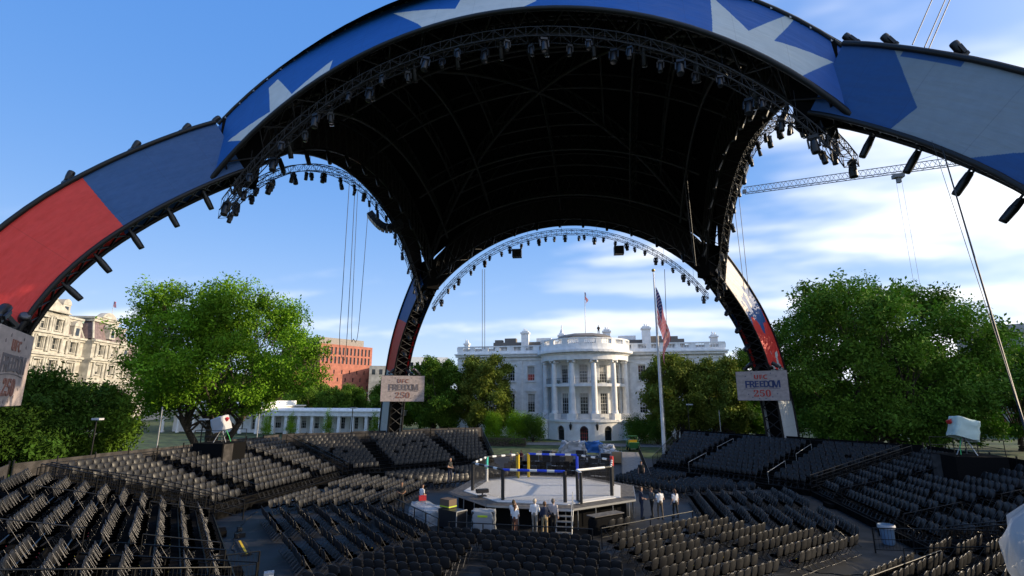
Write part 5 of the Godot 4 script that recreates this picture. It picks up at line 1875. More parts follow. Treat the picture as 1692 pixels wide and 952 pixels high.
# ---------- people ----------
func body_mesh(bones: Array) -> ArrayMesh:
	# bones: [a, b, ra, rb, colour]; tapered capsules joined by a smooth minimum, meshed as surface nets
	var cell := 0.03
	var lo := Vector3(1e9, 1e9, 1e9)
	var hi := -lo
	for b in bones:
		var m: float = maxf(b[2], b[3]) + 0.07
		for p in [b[0], b[1]]:
			lo = lo.min(p - Vector3.ONE * m); hi = hi.max(p + Vector3.ONE * m)
	var nx := int((hi.x - lo.x) / cell) + 2
	var ny := int((hi.y - lo.y) / cell) + 2
	var nz := int((hi.z - lo.z) / cell) + 2
	var f := PackedFloat32Array()
	f.resize(nx * ny * nz)
	f.fill(1.0)
	var best := f.duplicate()
	var own := PackedInt32Array()
	own.resize(nx * ny * nz)
	var k := 0.035
	for bi in bones.size():
		var b: Array = bones[bi]
		var a: Vector3 = b[0]
		var ab: Vector3 = b[1] - a
		var l2 := maxf(ab.length_squared(), 1e-8)
		var m: float = maxf(b[2], b[3]) + 0.06
		var i0 := ((a.min(b[1]) - Vector3.ONE * m - lo) / cell).floor()
		var i1 := ((a.max(b[1]) + Vector3.ONE * m - lo) / cell).ceil()
		for z in range(maxi(0, int(i0.z)), mini(nz, int(i1.z) + 1)):
			for y in range(maxi(0, int(i0.y)), mini(ny, int(i1.y) + 1)):
				for x in range(maxi(0, int(i0.x)), mini(nx, int(i1.x) + 1)):
					var p := lo + Vector3(x, y, z) * cell
					var t := clampf((p - a).dot(ab) / l2, 0.0, 1.0)
					var d: float = p.distance_to(a + ab * t) - lerpf(b[2], b[3], t)
					var id := x + nx * (y + ny * z)
					if d < best[id]:
						best[id] = d
						own[id] = bi
					var h := clampf(0.5 + 0.5 * (f[id] - d) / k, 0.0, 1.0)
					f[id] = lerpf(f[id], d, h) - k * h * (1.0 - h)
	var mb := MB.new()
	var vid := {}
	var off := [0, 1, nx, nx + 1, nx * ny, nx * ny + 1, nx * ny + nx, nx * ny + nx + 1]
	for z in nz - 1:
		for y in ny - 1:
			for x in nx - 1:
				var id := x + nx * (y + ny * z)
				var neg := 0
				for o in off:
					if f[id + o] < 0.0: neg += 1
				if neg == 0 or neg == 8:
					continue
				var acc := Vector3.ZERO
				var cnt := 0
				for e in [[0, 1], [2, 3], [4, 5], [6, 7], [0, 2], [1, 3], [4, 6], [5, 7], [0, 4], [1, 5], [2, 6], [3, 7]]:
					var fa := f[id + off[e[0]]]
					var fb := f[id + off[e[1]]]
					if (fa < 0.0) != (fb < 0.0):
						var t := fa / (fa - fb)
						var pa := Vector3(e[0] & 1, (e[0] >> 1) & 1, e[0] >> 2)
						var pb := Vector3(e[1] & 1, (e[1] >> 1) & 1, e[1] >> 2)
						acc += pa.lerp(pb, t)
						cnt += 1
				var g := Vector3(f[id + 1] - f[id], f[id + nx] - f[id], f[id + nx * ny] - f[id]) + Vector3(f[id + off[7]] - f[id + off[6]], f[id + off[7]] - f[id + off[5]], f[id + off[7]] - f[id + off[3]])
				mb.col = bones[own[id]][4]
				vid[id] = mb.vert(lo + (Vector3(x, y, z) + acc / cnt) * cell, g.normalized())
	for z in range(1, nz - 1):
		for y in range(1, ny - 1):
			for x in range(1, nx - 1):
				var id := x + nx * (y + ny * z)
				var s := f[id] < 0.0
				for ax in 3:
					var st: int = [1, nx, nx * ny][ax]
					var u: int = [nx, nx * ny, 1][ax]
					var w: int = [nx * ny, 1, nx][ax]
					if (f[id + st] < 0.0) != s:
						if not (vid.has(id) and vid.has(id - u) and vid.has(id - w) and vid.has(id - u - w)): continue
						var q := [vid[id - u - w], vid[id - w], vid[id], vid[id - u]]
						if s:
							mb.tri(q[0], q[1], q[2]); mb.tri(q[0], q[2], q[3])
						else:
							mb.tri(q[0], q[2], q[1]); mb.tri(q[0], q[3], q[2])
	# fingers, each its own bent chain rooted in the palm
	for b in bones:
		if b.size() > 5:
			var dir: Vector3 = (b[1] - b[0]).normalized()
			var sd: Vector3 = dir.cross(Vector3(0.3, 0.2, 1)).normalized()
			var cu: Vector3 = sd.cross(dir)
			mb.col = b[4]
			for i in 4:
				var r0: Vector3 = b[1] + sd * (i - 1.5) * 0.019
				var ln: float = [0.062, 0.075, 0.07, 0.052][i]
				mb.tube(r0, r0 + dir * ln * 0.6 + cu * 0.01, 0.010, 0.009, 5); mb.tube(r0 + dir * ln * 0.6 + cu * 0.01, r0 + dir * ln + cu * 0.035, 0.009, 0.007, 5, true)
			var th: Vector3 = b[0].lerp(b[1], 0.35) + sd * 0.032
			mb.tube(th, th + sd * 0.03 + dir * 0.035 + cu * 0.015, 0.011, 0.008, 5, true)
	return mb.mesh()
func person(at: Vector3, face: float, label: String, shirt: Color, pants: Color, hair: Color, pose := "down", h := 1.75, skin := Color(0.42, 0.25, 0.17), bare := true, long_hair := false) -> void:
	var b := []
	var shoe := Color(0.03, 0.03, 0.03)
	for s in [-1.0, 1.0]:
		var sx: float = s
		var stepz: float = 0.07 * s
		b.append([Vector3(0.09 * sx, 0.92, 0), Vector3(0.10 * sx, 0.49, 0.02 + stepz), 0.088, 0.062, pants])
		b.append([Vector3(0.10 * sx, 0.49, 0.02 + stepz), Vector3(0.11 * sx, 0.09, -0.02 + stepz), 0.060, 0.046, pants])
		b.append([Vector3(0.11 * sx, 0.045, -0.04 + stepz), Vector3(0.13 * sx, 0.035, 0.13 + stepz), 0.045, 0.034, shoe])
		b.append([Vector3(0.07 * sx, 1.0, 0), Vector3(0.10 * sx, 1.33, 0), 0.105, 0.105, shirt])
		var sh := Vector3(0.185 * sx, 1.40, -0.01)
		var el: Vector3
		var wr: Vector3
		match pose:
			"raised":
				el = Vector3(0.24 * sx, 1.22, 0.17); wr = Vector3(0.08 * sx, 1.53, 0.24)
			"front":
				el = Vector3(0.26 * sx, 1.13, -0.02); wr = Vector3(0.08 * sx, 1.08, 0.20)
			"hip":
				el = Vector3(0.33 * sx, 1.16, -0.08) if s < 0 else Vector3(0.24 * sx, 1.11, -0.02)
				wr = Vector3(0.17 * sx, 0.98, 0.04) if s < 0 else Vector3(0.25 * sx, 0.87, 0.07)
			_:
				el = Vector3(0.24 * sx, 1.11, -0.03); wr = Vector3(0.25 * sx, 0.87, 0.06 + 0.04 * s)
		b.append([sh, sh.lerp(el, 0.62), 0.064, 0.052, shirt])
		b.append([sh.lerp(el, 0.6), el, 0.047, 0.042, skin if bare else shirt])
		b.append([el, wr, 0.041, 0.030, skin if bare else shirt])
		var hd := (wr - el).normalized()
		b.append([wr, wr + hd * 0.075, 0.030, 0.032, skin, true])
		b.append([Vector3(0.04 * sx, 1.40, -0.01), sh, 0.075, 0.062, shirt])
		b.append([Vector3(0.088 * sx, 1.615, -0.01), Vector3(0.092 * sx, 1.645, -0.015), 0.018, 0.018, skin])
	b.append([Vector3(0, 0.96, -0.01), Vector3(0, 1.02, -0.01), 0.125, 0.12, pants])
	b.append([Vector3(0, 1.06, 0), Vector3(0, 1.36, 0), 0.115, 0.125, shirt])
	b.append([Vector3(0, 1.42, -0.01), Vector3(0, 1.56, 0.01), 0.055, 0.052, skin])
	b.append([Vector3(0, 1.565, 0.03), Vector3(0, 1.66, 0.01), 0.066, 0.088, skin])
	b.append([Vector3(0, 1.63, 0.085), Vector3(0, 1.605, 0.115), 0.010, 0.014, skin])
	b.append([Vector3(0, 1.64, -0.035), Vector3(0, 1.69, -0.005), 0.088, 0.088, hair])
	if long_hair:
		b.append([Vector3(0, 1.64, -0.07), Vector3(0, 1.42, -0.11), 0.07, 0.035, hair])
	if pose == "raised":
		b.append([Vector3(-0.05, 1.61, 0.18), Vector3(0.05, 1.61, 0.18), 0.045, 0.045, Color(0.01, 0.01, 0.01)])
	var o := mpart("person", body_mesh(b), M.person, self)
	o.transform = Transform3D(yb(face).scaled(Vector3.ONE * h / 1.77), at)
	tag(o, label, "person")
func people() -> void:
	var white := Color(0.72, 0.72, 0.72)
	var navy := Color(0.012, 0.02, 0.05)
	var black := Color(0.012, 0.012, 0.013)
	var khaki := Color(0.34, 0.25, 0.13)
	var grey := Color(0.17, 0.16, 0.15)
	var brown := Color(0.05, 0.028, 0.015)
	person(Vector3(-0.75, 0, 6.9), PI + 0.1, "person in white top raising a camera to the face by the cage", white, black, brown, "raised", 1.70, Color(0.45, 0.28, 0.2), true, true)
	person(Vector3(-0.55, 0, 7.45), PI - 0.2, "shorter person in white top and rust-brown trousers, long hair, behind the one with a camera", white, Color(0.16, 0.07, 0.04), Color(0.10, 0.045, 0.02), "front", 1.56, Color(0.45, 0.28, 0.2), true, true)
	person(Vector3(0.45, 0, 6.95), PI, "pale-haired person in white shirt and grey trousers facing the cage", white, Color(0.24, 0.22, 0.19), Color(0.55, 0.45, 0.32), "front", 1.82, Color(0.5, 0.33, 0.25), false)
	person(Vector3(1.05, 0, 7.3), PI + 0.3, "person in navy jacket and tan trousers, hand on hip, by the cage steps", navy, khaki, Color(0.12, 0.06, 0.03), "hip", 1.76, Color(0.42, 0.25, 0.17), false)
	person(Vector3(1.45, 0, 6.75), PI - 0.1, "person in pale grey checked shirt and dark trousers next to the cage steps", Color(0.45, 0.40, 0.39), black, Color(0.14, 0.12, 0.1), "down", 1.82, Color(0.45, 0.28, 0.2), false)
	person(Vector3(6.35, 0, 2.0), PI * 0.6, "person in dark navy clothes standing at the east side of the stage", navy, navy, Color(0.08, 0.04, 0.02), "front", 1.84)
	person(Vector3(7.0, 0, 1.5), -PI * 0.35, "person in grey clothes talking to the ones in white at the stage", Color(0.10, 0.10, 0.10), black, brown, "front", 1.76, Color(0.36, 0.2, 0.13), false)
	person(Vector3(7.45, 0, 2.0), PI * 1.15, "person in white T-shirt and brown trousers with back to the ramp", white, Color(0.12, 0.09, 0.06), black, "front", 1.78)
	person(Vector3(8.4, 0, 1.5), PI * 1.2, "person with long brown hair, pale top and black backpack strap", Color(0.60, 0.60, 0.64), black, Color(0.09, 0.04, 0.02), "down", 1.70, Color(0.45, 0.28, 0.2), true, true)
	person(Vector3(-9.1, 0, 3.1), PI * 0.2, "person in black polo with arms folded beside the plastic-covered table", black, black, black, "front", 1.82, Color(0.24, 0.13, 0.08))
	person(Vector3(-7.6, 0, 3.2), PI * 0.8, "person in white shirt leaning over the plastic-covered table", white, grey, Color(0.08, 0.04, 0.02), "front", 1.74)
	person(Vector3(6.9, 0.06, -11.5), -0.1, "person in black shirt and shorts walking down the pale ramp", black, black, brown, "down", 1.78)
	person(Vector3(-6.4, 0, -19.5), 0.6, "person in pink-white top among the equipment near the yellow gate", Color(0.6, 0.45, 0.42), khaki, brown, "front", 1.68)
	person(Vector3(-5.4, 0, -20.0), -0.5, "person in dark red top near the clipped hedge", Color(0.14, 0.02, 0.03), black, brown, "front", 1.72)
	person(Vector3(1.9, 19.3, -63.5), 0.2, "dark-clothed person standing on the mansion roof", black, black, black, "front", 1.85, Color(0.3, 0.18, 0.12), false)
	person(Vector3(-7.0, 1.24, -0.6), 1.3, "person in dark clothes behind the far side of the cage", black, navy, black, "front", 1.75)

# ---------- flags, signs ----------
func flag_mat() -> StandardMaterial3D:
	if M.has("flag"):
		return M.flag
	var w := 190
	var h := 100
	var im := Image.create(w, h, false, Image.FORMAT_RGB8)
	for y in h:
		var red := int(y * 13.0 / h) % 2 == 0
		for x in w:
			im.set_pixel(x, y, Color(0.70, 0.025, 0.04).linear_to_srgb() if red else Color(0.75, 0.74, 0.73).linear_to_srgb())
	im.fill_rect(Rect2i(0, 0, 76, 54), Color(0.02, 0.035, 0.16).linear_to_srgb())
	for r in 9:
		for c in (6 if r % 2 == 0 else 5):
			var x := 5 + c * 12 + (0 if r % 2 == 0 else 6)
			im.fill_rect(Rect2i(x, 3 + r * 5 + 1, 4, 2), Color(0.85, 0.85, 0.85))
			im.fill_rect(Rect2i(x + 1, 3 + r * 5, 2, 4), Color(0.85, 0.85, 0.85))
	var m := printed("flag", ImageTexture.create_from_image(im))
	m.roughness = 0.8
	m.cull_mode = BaseMaterial3D.CULL_DISABLED
	m.backlight_enabled = true
	m.backlight = Color(0.72, 0.62, 0.62)
	return m
func flag_cloth(mb: MB, top: Vector3, dir: Vector3, ln: float, ht: float, waves: int, droop := 0.0) -> void:
	var nu := 26
	var nv := 10
	var side := dir.cross(Vector3.UP).normalized()
	var flat := Vector3(dir.x, 0, dir.z).normalized()
	var pt := func(i: int, j: int) -> Vector3:
		var u := float(i) / nu
		var v := float(j) / nv
		if droop > 0.0:
			return top + flat * (ln * 0.24 * u * (1.15 - 0.5 * u) - 0.10 * v * u * ln) + Vector3(0, -ht * v * (1.0 - 0.38 * u) - droop * pow(u, 1.15), 0) + side * sin(u * 11.0 + v * 2.2) * 0.34 * u + flat * sin(u * 9.0 + v * 4.0) * 0.22 * u
		return top + dir * ln * u + Vector3(0, -ht * v, 0) + side * sin(u * waves * 3.0 + v) * 0.12 * u * ln
	for i in nu:
		for j in nv:
			mb.quad(pt.call(i, j + 1), pt.call(i + 1, j + 1), pt.call(i + 1, j), pt.call(i, j), Vector2(float(i) / nu, float(j) / nv), Vector2(float(i + 1) / nu, float(j + 1) / nv))
func flags() -> void:
	var t := thing("tall_flagpole", "tall white flagpole with a large drooping striped flag in front of the mansion", "flagpole", Vector3(10.0, 0, -25.4))
	var p := MB.new()
	p.lathe([Vector2(0.24, 0), Vector2(0.19, 4), Vector2(0.12, 16), Vector2(0.07, 22.2)], 10)
	part("pole", p, M.white_paint, t)
	var b := MB.new()
	b.lathe([Vector2(0.01, -0.22), Vector2(0.16, -0.15), Vector2(0.22, 0), Vector2(0.16, 0.15), Vector2(0.01, 0.22)], 10, Vector3(0, 22.4, 0))
	part("ball", b, mat("brass", 0.45, 0.30, 0.08, 0.35, 0.8), t)
	var f := MB.new()
	flag_cloth(f, Vector3(0.15, 20.4, 0.0), Vector3(1, 0, 0.25), 7.4, 4.6, 3, 6.6)
	part("cloth", f, flag_mat(), t)
	var ro := MB.new()
	ro.tube(Vector3(0.28, 1.5, 0), Vector3(0.16, 22.0, 0), 0.012)
	part("halyard", ro, M.galv, t)
	var m := thing("mansion_flagpole", "thin pole with a limp small flag on the mansion roof", "flagpole", Vector3(-0.6, 19.0, -63.5))
	var mp := MB.new()
	mp.tube(Vector3.ZERO, Vector3(0, 9.2, 0), 0.10, 0.05, 7)
	part("pole", mp, M.white_paint, m)
	var mf := MB.new()
	flag_cloth(mf, Vector3(0.08, 9.0, 0), Vector3(1, 0, 0.2), 2.6, 1.5, 3, 1.9)
	part("cloth", mf, flag_mat(), m)
func lettering(parent: Node, txt: String, size: float, at: Vector3, m: Material, wide := 1.0, font := "Droid Sans", called := "lettering") -> void:
	var tm := TextMesh.new()
	var sf := SystemFont.new()
	sf.font_names = PackedStringArray([font])
	sf.font_weight = 800
	tm.font = sf
	tm.text = txt
	tm.font_size = 64
	tm.pixel_size = size / 46.0
	tm.depth = 0.03
	mpart(called, tm, m, parent, "", Transform3D(Basis().scaled(Vector3(wide, 1, 1)), at))
func signs() -> void:
	for a in [[Vector3(-17.9, 8.4, 20.85), Vector3(0.717, 0, -0.697), "large pale sign with faded lettering hung on the red and blue leg"], [Vector3(-19.1, 8.3, -19.2), Vector3(0.45, 0, 0.89), "pale sign with faded lettering hung on the leg by the colonnade"], [Vector3(19.3, 8.45, -19.1), Vector3(-0.55, 0, 0.84), "pale sign with red and blue lettering hung on the leg by the big dark tree"]]:
		var n: Vector3 = a[1]
		var t := thing("hanging_sign", a[2], "sign", a[0], atan2(n.x, n.z), "signs on the canopy legs")
		var b := MB.new()
		b.box(Vector3(0, 0, -0.12), Vector3(4.95, 2.95, 0.2))
		part("backing", b, M.lamp_black, t)
		var f := MB.new()
		f.box(Vector3.ZERO, Vector3(4.9, 2.9, 0.03))
		var face := part("face", f, M.sign_face, t)
		var ir: Material = M.ink_red if a[0].x > 0 else M.ink_faded_red
		var ib: Material = M.ink_blue if a[0].x > 0 else M.ink_faded_grey
		lettering(face, "UFC", 0.42, Vector3(-0.02, 0.85, 0.03), ir, 1.2)
		lettering(face, "250", 0.66, Vector3(0, -0.75, 0.03), ir, 1.1, "Droid Serif")
		# the word in slightly fanned capitals
		var word := "FREEDOM"
		for i in 7:
			var x := (i - 3.0) * 0.46
			lettering(face, word[i], 0.60 + 0.035 * absf(i - 3.0), Vector3(x, 0.17 - 0.012 * absf(i - 3.0), 0.03), ib, 1.05, "Droid Sans", "letter")
		var sw := MB.new()
		for i in 16:
			var x0 := -1.7 + i * 0.2125
			var x1 := x0 + 0.2125
			var y0 := -0.33 + 0.10 * (1.0 - pow(x0 / 1.7, 2))
			var y1 := -0.33 + 0.10 * (1.0 - pow(x1 / 1.7, 2))
			sw.box(Vector3((x0 + x1) / 2, (y0 + y1) / 2, 0.025), Vector3(0.22, 0.035, 0.02), Basis(Vector3.BACK, atan2(y1 - y0, x1 - x0)))
		part("underline", sw, ib, face)
		var stars := MB.new()
		for q in [[-1.5, 0.95], [-0.9, 1.2], [0.95, 1.2], [1.45, 0.9], [-1.35, -0.85], [-0.95, -1.15], [-0.3, -1.28], [0.3, -1.28], [0.95, -1.1], [1.4, -0.8]]:
			var poly := PackedVector2Array()
			for i in 10:
				var r := 0.075 if i % 2 == 0 else 0.032
				poly.append(Vector2(sin(i * PI / 5), cos(i * PI / 5)) * r)
			stars.prism(poly, 0.015, 0.028, Basis(Vector3.RIGHT, Vector3.BACK, Vector3.UP), Vector3(q[0], q[1], 0))
		part("small_stars", stars, ib, face)
		var fr := MB.new()
		for x in [-1.9, 1.9]:
			fr.tube(Vector3(x, 1.4, -0.25), Vector3(x * 0.4, 1.7, -1.3), 0.05)
			fr.tube(Vector3(x, -1.2, -0.25), Vector3(x * 0.4, -1.0, -1.3), 0.05)
		part("bracket", fr, M.black_steel, t)
		for x in [-1.7, -0.6, 1.0, 1.9]:
			lamp(moving_head, t.transform * Vector3(x, 1.65, -0.4), yb(atan2(n.x, n.z) + x) * Basis(Vector3.RIGHT, 2.2), "small spotlight on top of the hanging sign " + ("on the red and blue leg" if a[0].z > 0 else ("by the colonnade" if a[0].x < 0 else "by the big dark tree")), "spotlights on top of the signs")
# ---------- crane ----------
func crane() -> void:
	var t := thing("tower_crane", "distant grey lattice tower crane jib crossing the cloudy sky", "crane")
	var A := Vector3(42.7, 64.0, -108.9)
	var B := Vector3(121.0, 56.0, -73.0)
	var d := (B - A).normalized()
	var sd := d.cross(Vector3.UP).normalized()
	var rails := []
	for o in [sd * 0.7, sd * -0.7, Vector3(0, 1.9, 0)]:
		var r := func(s: float) -> Vector3: return A.lerp(B, s) + o
		rails.append(r)
		var m := MB.new()
		m.tube(r.call(0.0), r.call(1.0), 0.11, 0.11, 5)
		part("jib_chord", m, M.crane_grey, t)
	var w := MB.new()
	lattice(w, rails[0], rails[2], 90, 0.055); lattice(w, rails[2], rails[1], 90, 0.055); lattice(w, rails[0], rails[1], 60, 0.045)
	part("jib_lattice", w, M.crane_grey, t)
	var tie := MB.new()
	tie.tube(A.lerp(B, 0.42) + Vector3(0, 1.9, 0), B + Vector3(0, 13, 0), 0.06); tie.tube(A.lerp(B, 0.75) + Vector3(0, 1.9, 0), B + Vector3(0, 13, 0), 0.06)
	part("tie_bar", tie, M.crane_grey, t)
	var tr := MB.new()
	tr.box(A.lerp(B, 0.40) + Vector3(0, -0.9, 0), Vector3(2.2, 0.9, 1.6)); tr.box(A.lerp(B, 0.40) + Vector3(0, -2.0, 0), Vector3(0.8, 1.2, 0.8))
	var trl := part("trolley", tr, M.crane_grey, t)
	var hk := MB.new()
	for e in [-0.6, 0.6]:
		hk.tube(A.lerp(B, 0.40) + Vector3(e, -1, 0), A.lerp(B, 0.40) + Vector3(e, -34, 0), 0.035)
	part("hoist_rope", hk, M.crane_grey, trl)
	var ms := MB.new()
	for x in [-1.0, 1.0]:
		for z in [-1.0, 1.0]:
			ms.tube(B + Vector3(x, -56, z), B + Vector3(x, 4, z), 0.14); ms.tube(B + Vector3(x, 4, z), B + Vector3(0, 13, 0), 0.12)
	for i in 28:
		for s in [-1.0, 1.0]:
			ms.tube(B + Vector3(-s, -56 + i * 2.1, 1), B + Vector3(s, -56 + (i + 1) * 2.1, 1), 0.07); ms.tube(B + Vector3(1, -56 + i * 2.1, -s), B + Vector3(1, -56 + (i + 1) * 2.1, s), 0.07)
	part("mast", ms, M.crane_grey, t)
	var cb := MB.new()
	cb.box(A + Vector3(0, 0.6, 0), Vector3(0.9, 1.0, 0.9))
	part("jib_end", cb, M.crane_grey, t)

# ---------- equipment ----------
func drape(mb: MB, c: Vector3, w: float, h: float, d: float, b: Basis, flare: float, sd: int, lump := 0.1) -> void:
	# a sheet thrown over a box: wrinkled top and folded sides flaring at the hem
	var fn := FastNoiseLite.new()
	fn.seed = sd
	fn.frequency = 1.1
	var n := 44
	var pts := []
	for j in 17:
		var row := []
		for i in n:
			var an := TAU * i / n
			var cx := signf(cos(an)) * pow(absf(cos(an)), 0.42)
			var cz := signf(sin(an)) * pow(absf(sin(an)), 0.42)
			var f := j / 16.0
			var p: Vector3
			if f < 0.55:
				var g := f / 0.55
				var k := 1.0 + flare * (1.0 - g) * (1.0 + 0.6 * sin(i * 2.9 + sd))
				p = Vector3(cx * w * 0.5 * k, h * g * 0.96, cz * d * 0.5 * k)
			else:
				var g := (f - 0.55) / 0.45
				p = Vector3(cx * w * 0.5 * (1.0 - g), h * (0.96 + 0.06 * g), cz * d * 0.5 * (1.0 - g))
			var q := c + b * p
			q += (b * Vector3(cx, 0.6 if f > 0.5 else 0.0, cz)) * fn.get_noise_3d(q.x * 2.0, q.y * 2.0, q.z * 2.0) * lump
			row.append(q)
		pts.append(row)
	mb.grid(pts, true)
func wrapped_camera(at: Vector3, yaw: float, label: String, m: Material, size: float) -> void:
	var t := thing("wrapped_camera", label, "camera", at, yaw)
	var g := MB.new()
	for i in 3:
		var a := TAU * i / 3
		g.tube(Vector3(sin(a) * 0.55, 0, cos(a) * 0.55) * size, Vector3(0, 1.1, 0) * size, 0.035)
	part("tripod", g, M.galv, t)
	var d := MB.new()
	drape(d, Vector3(0, 0.95 * size, 0.1), 1.0 * size, 1.25 * size, 1.35 * size, Basis(Vector3.RIGHT, -0.3) * Basis(Vector3.BACK, 0.12), 0.02, 7, 0.07)
	part("wrap", d, m, t)
	var r := MB.new()
	r.box(Vector3(-0.15 * size, 1.95 * size, 0.55 * size), Vector3(0.28, 0.22, 0.22), Basis.from_euler(Vector3(0.4, 0.5, 0.3)))
	part("red_tape", r, M.red, t)
	var c := MB.new()
	c.path([Vector3(0.2, 1.0, 0.3) * size, Vector3(0.35, 0.5, 0.5) * size, Vector3(0.5, 0.05, 0.6) * size], 0.03)
	part("green_cable", c, mat("cable_green", 0.04, 0.42, 0.12, 0.5), t)
func flight_case(at: Vector3, yaw: float, s: Vector3, label: String, m: Material = null) -> void:
	var t := thing("flight_case", label, "case", at, yaw)
	var b := MB.new()
	b.box(Vector3(0, s.y * 0.5 + 0.08, 0), s)
	part("body", b, m if m else M.lamp_black, t)
	var e := MB.new()
	for x in [-0.5, 0.5]:
		for z in [-0.5, 0.5]:
			e.box(Vector3(x * s.x, s.y * 0.5 + 0.08, z * s.z), Vector3(0.05, s.y + 0.02, 0.05))
		for y in [0.0, 1.0]:
			e.box(Vector3(x * s.x, s.y * y + 0.08, 0), Vector3(0.05, 0.05, s.z))
	part("metal_edges", e, M.galv, t)
	for x in [-0.4, 0.4]:
		for z in [-0.4, 0.4]:
			var w := MB.new()
			w.tube(Vector3(x * s.x - 0.02, 0.05, z * s.z), Vector3(x * s.x + 0.02, 0.05, z * s.z), 0.05, 0.05, 8, true)
			part("wheel", w, M.rubber, t)
func equipment() -> void:
	# beside the stage
	var pt := thing("covered_table", "long table under clear bluish plastic sheeting beside the stage", "table", Vector3(-6.5, 0, 5.35), -PI / 4)
	var tb := MB.new()
	tb.box(Vector3(0, 0.72, 0), Vector3(2.5, 0.06, 0.85))
	for x in [-1.1, 1.1]:
		for z in [-0.35, 0.35]:
			tb.tube(Vector3(x, 0, z), Vector3(x, 0.7, z), 0.025)
	part("table", tb, M.tarp_white, pt)
	var dr := MB.new()
	drape(dr, Vector3(0, 0.02, 0), 2.7, 0.95, 1.05, Basis(), 0.14, 3, 0.16)
	part("plastic_sheet", dr, M.plastic, pt)
	var rb := MB.new()
	rb.box(Vector3(-7.05, 1.13, 4.55), Vector3(0.45, 0.26, 0.32), yb(0.5)); rb.box(Vector3(-7.05, 1.27, 4.55), Vector3(0.2, 0.06, 0.08), yb(0.5))
	single("red_toolbox", rb, M.red, "small red toolbox on the plastic-covered table", "toolbox")
	flight_case(Vector3(-4.35, 0, 6.75), -0.5, Vector3(1.5, 0.95, 0.8), "low black road case next to the plastic-covered table")
	var cr := MB.new()
	cr.box(Vector3(-4.75, 1.28, 6.35), Vector3(0.78, 0.46, 0.6), yb(-0.5))
	var co := single("tool_crate", cr, M.wood, "small brown crate with bright trim on the low black road case", "crate")
	var cs := MB.new()
	cs.box(Vector3(-4.75, 1.12, 6.35), Vector3(0.8, 0.06, 0.62), yb(-0.5))
	part("yellow_trim", cs, mat("lime", 0.45, 0.6, 0.03, 0.5), co)
	var wc := thing("wrapped_crate", "pale plastic-wrapped equipment crate with lime stripe in front of the stage", "crate", Vector3(-2.45, 0, 6.95), 0.1)
	var wb := MB.new()
	wb.box(Vector3(0, 0.58, 0), Vector3(1.2, 1.0, 0.75))
	part("rack", wb, M.lamp_black, wc)
	var wd := MB.new()
	drape(wd, Vector3(0, 0.06, 0), 1.3, 1.08, 0.85, Basis(), 0.02, 9, 0.07)
	part("plastic_wrap", wd, M.plastic, wc)
	var wl := MB.new()
	wl.box(Vector3(0, 0.86, 0.45), Vector3(0.55, 0.1, 0.02))
	part("lime_stripe", wl, M.lime, wc)
	# steps
	var st := thing("cage_steps", "grey metal steps with a handrail up to the open cage gate", "steps", Vector3(2.05, 0, 6.03))
	for i in 5:
		var m := MB.new()
		m.box(Vector3(0, 1.1 - i * 0.23, 0.15 + i * 0.24), Vector3(0.85, 0.05, 0.26))
		part("tread", m, M.galv, st)
	var sm := MB.new()
	for x in [-0.43, 0.43]:
		sm.tube(Vector3(x, 1.1, 0.05), Vector3(x, 0.02, 1.25), 0.035)
	sm.tube(Vector3(0.43, 0, 1.2), Vector3(0.43, 1.05, 1.2), 0.022); sm.tube(Vector3(0.43, 1.05, 1.2), Vector3(0.43, 2.1, 0.1), 0.022); sm.tube(Vector3(0.43, 1.1, 0.1), Vector3(0.43, 2.1, 0.1), 0.022)
	part("rails", sm, M.galv, st)
	# covered judge table with chairs
	var jt := thing("judge_table", "black-draped table with pale top at the sunny corner of the stage", "table", Vector3(4.25, 0, 5.75), PI / 4)
	var jm := MB.new()
	drape(jm, Vector3(0, 0, 0), 2.2, 0.86, 0.7, Basis(), 0.06, 12, 0.05)
	part("black_drape", jm, M.fabric_black, jt)
	var jp := MB.new()
	jp.box(Vector3(0, 0.93, 0), Vector3(2.2, 0.04, 0.7))
	part("table_top", jp, M.stage_deck, jt)
	for i in 3:
		var c := dup(chair_proto, Transform3D(yb(PI / 4 + PI), Vector3(4.85, 0, 6.35) + tand(1.0) * (i - 1) * 0.58))
		tag(c, "black folding chair pushed up to the black-draped table at the stage", "chair", "chairs at the draped table")
	# stool by the ramp corner and hose-like coil on the apron
	var cam1 := MB.new()
	cam1.box(Vector3(-3.4, 1.55, 3.75), Vector3(0.75, 0.22, 0.35), yb(0.6)); cam1.tube(Vector3(-3.4, 1.24, 3.75), Vector3(-3.4, 1.5, 3.75), 0.05); cam1.box(Vector3(-3.4, 1.26, 3.75), Vector3(0.5, 0.05, 0.4), yb(0.6))
	single("small_bench", cam1, M.lamp_black, "small black bench on the canvas by the front left cage post", "bench")
	# north end: production tables, cases, tarps
	var r := RandomNumberGenerator.new()
	r.seed = 5
	var kinds := ["with pale papers", "with a dark monitor", "with two black boxes", "with coiled cable"]
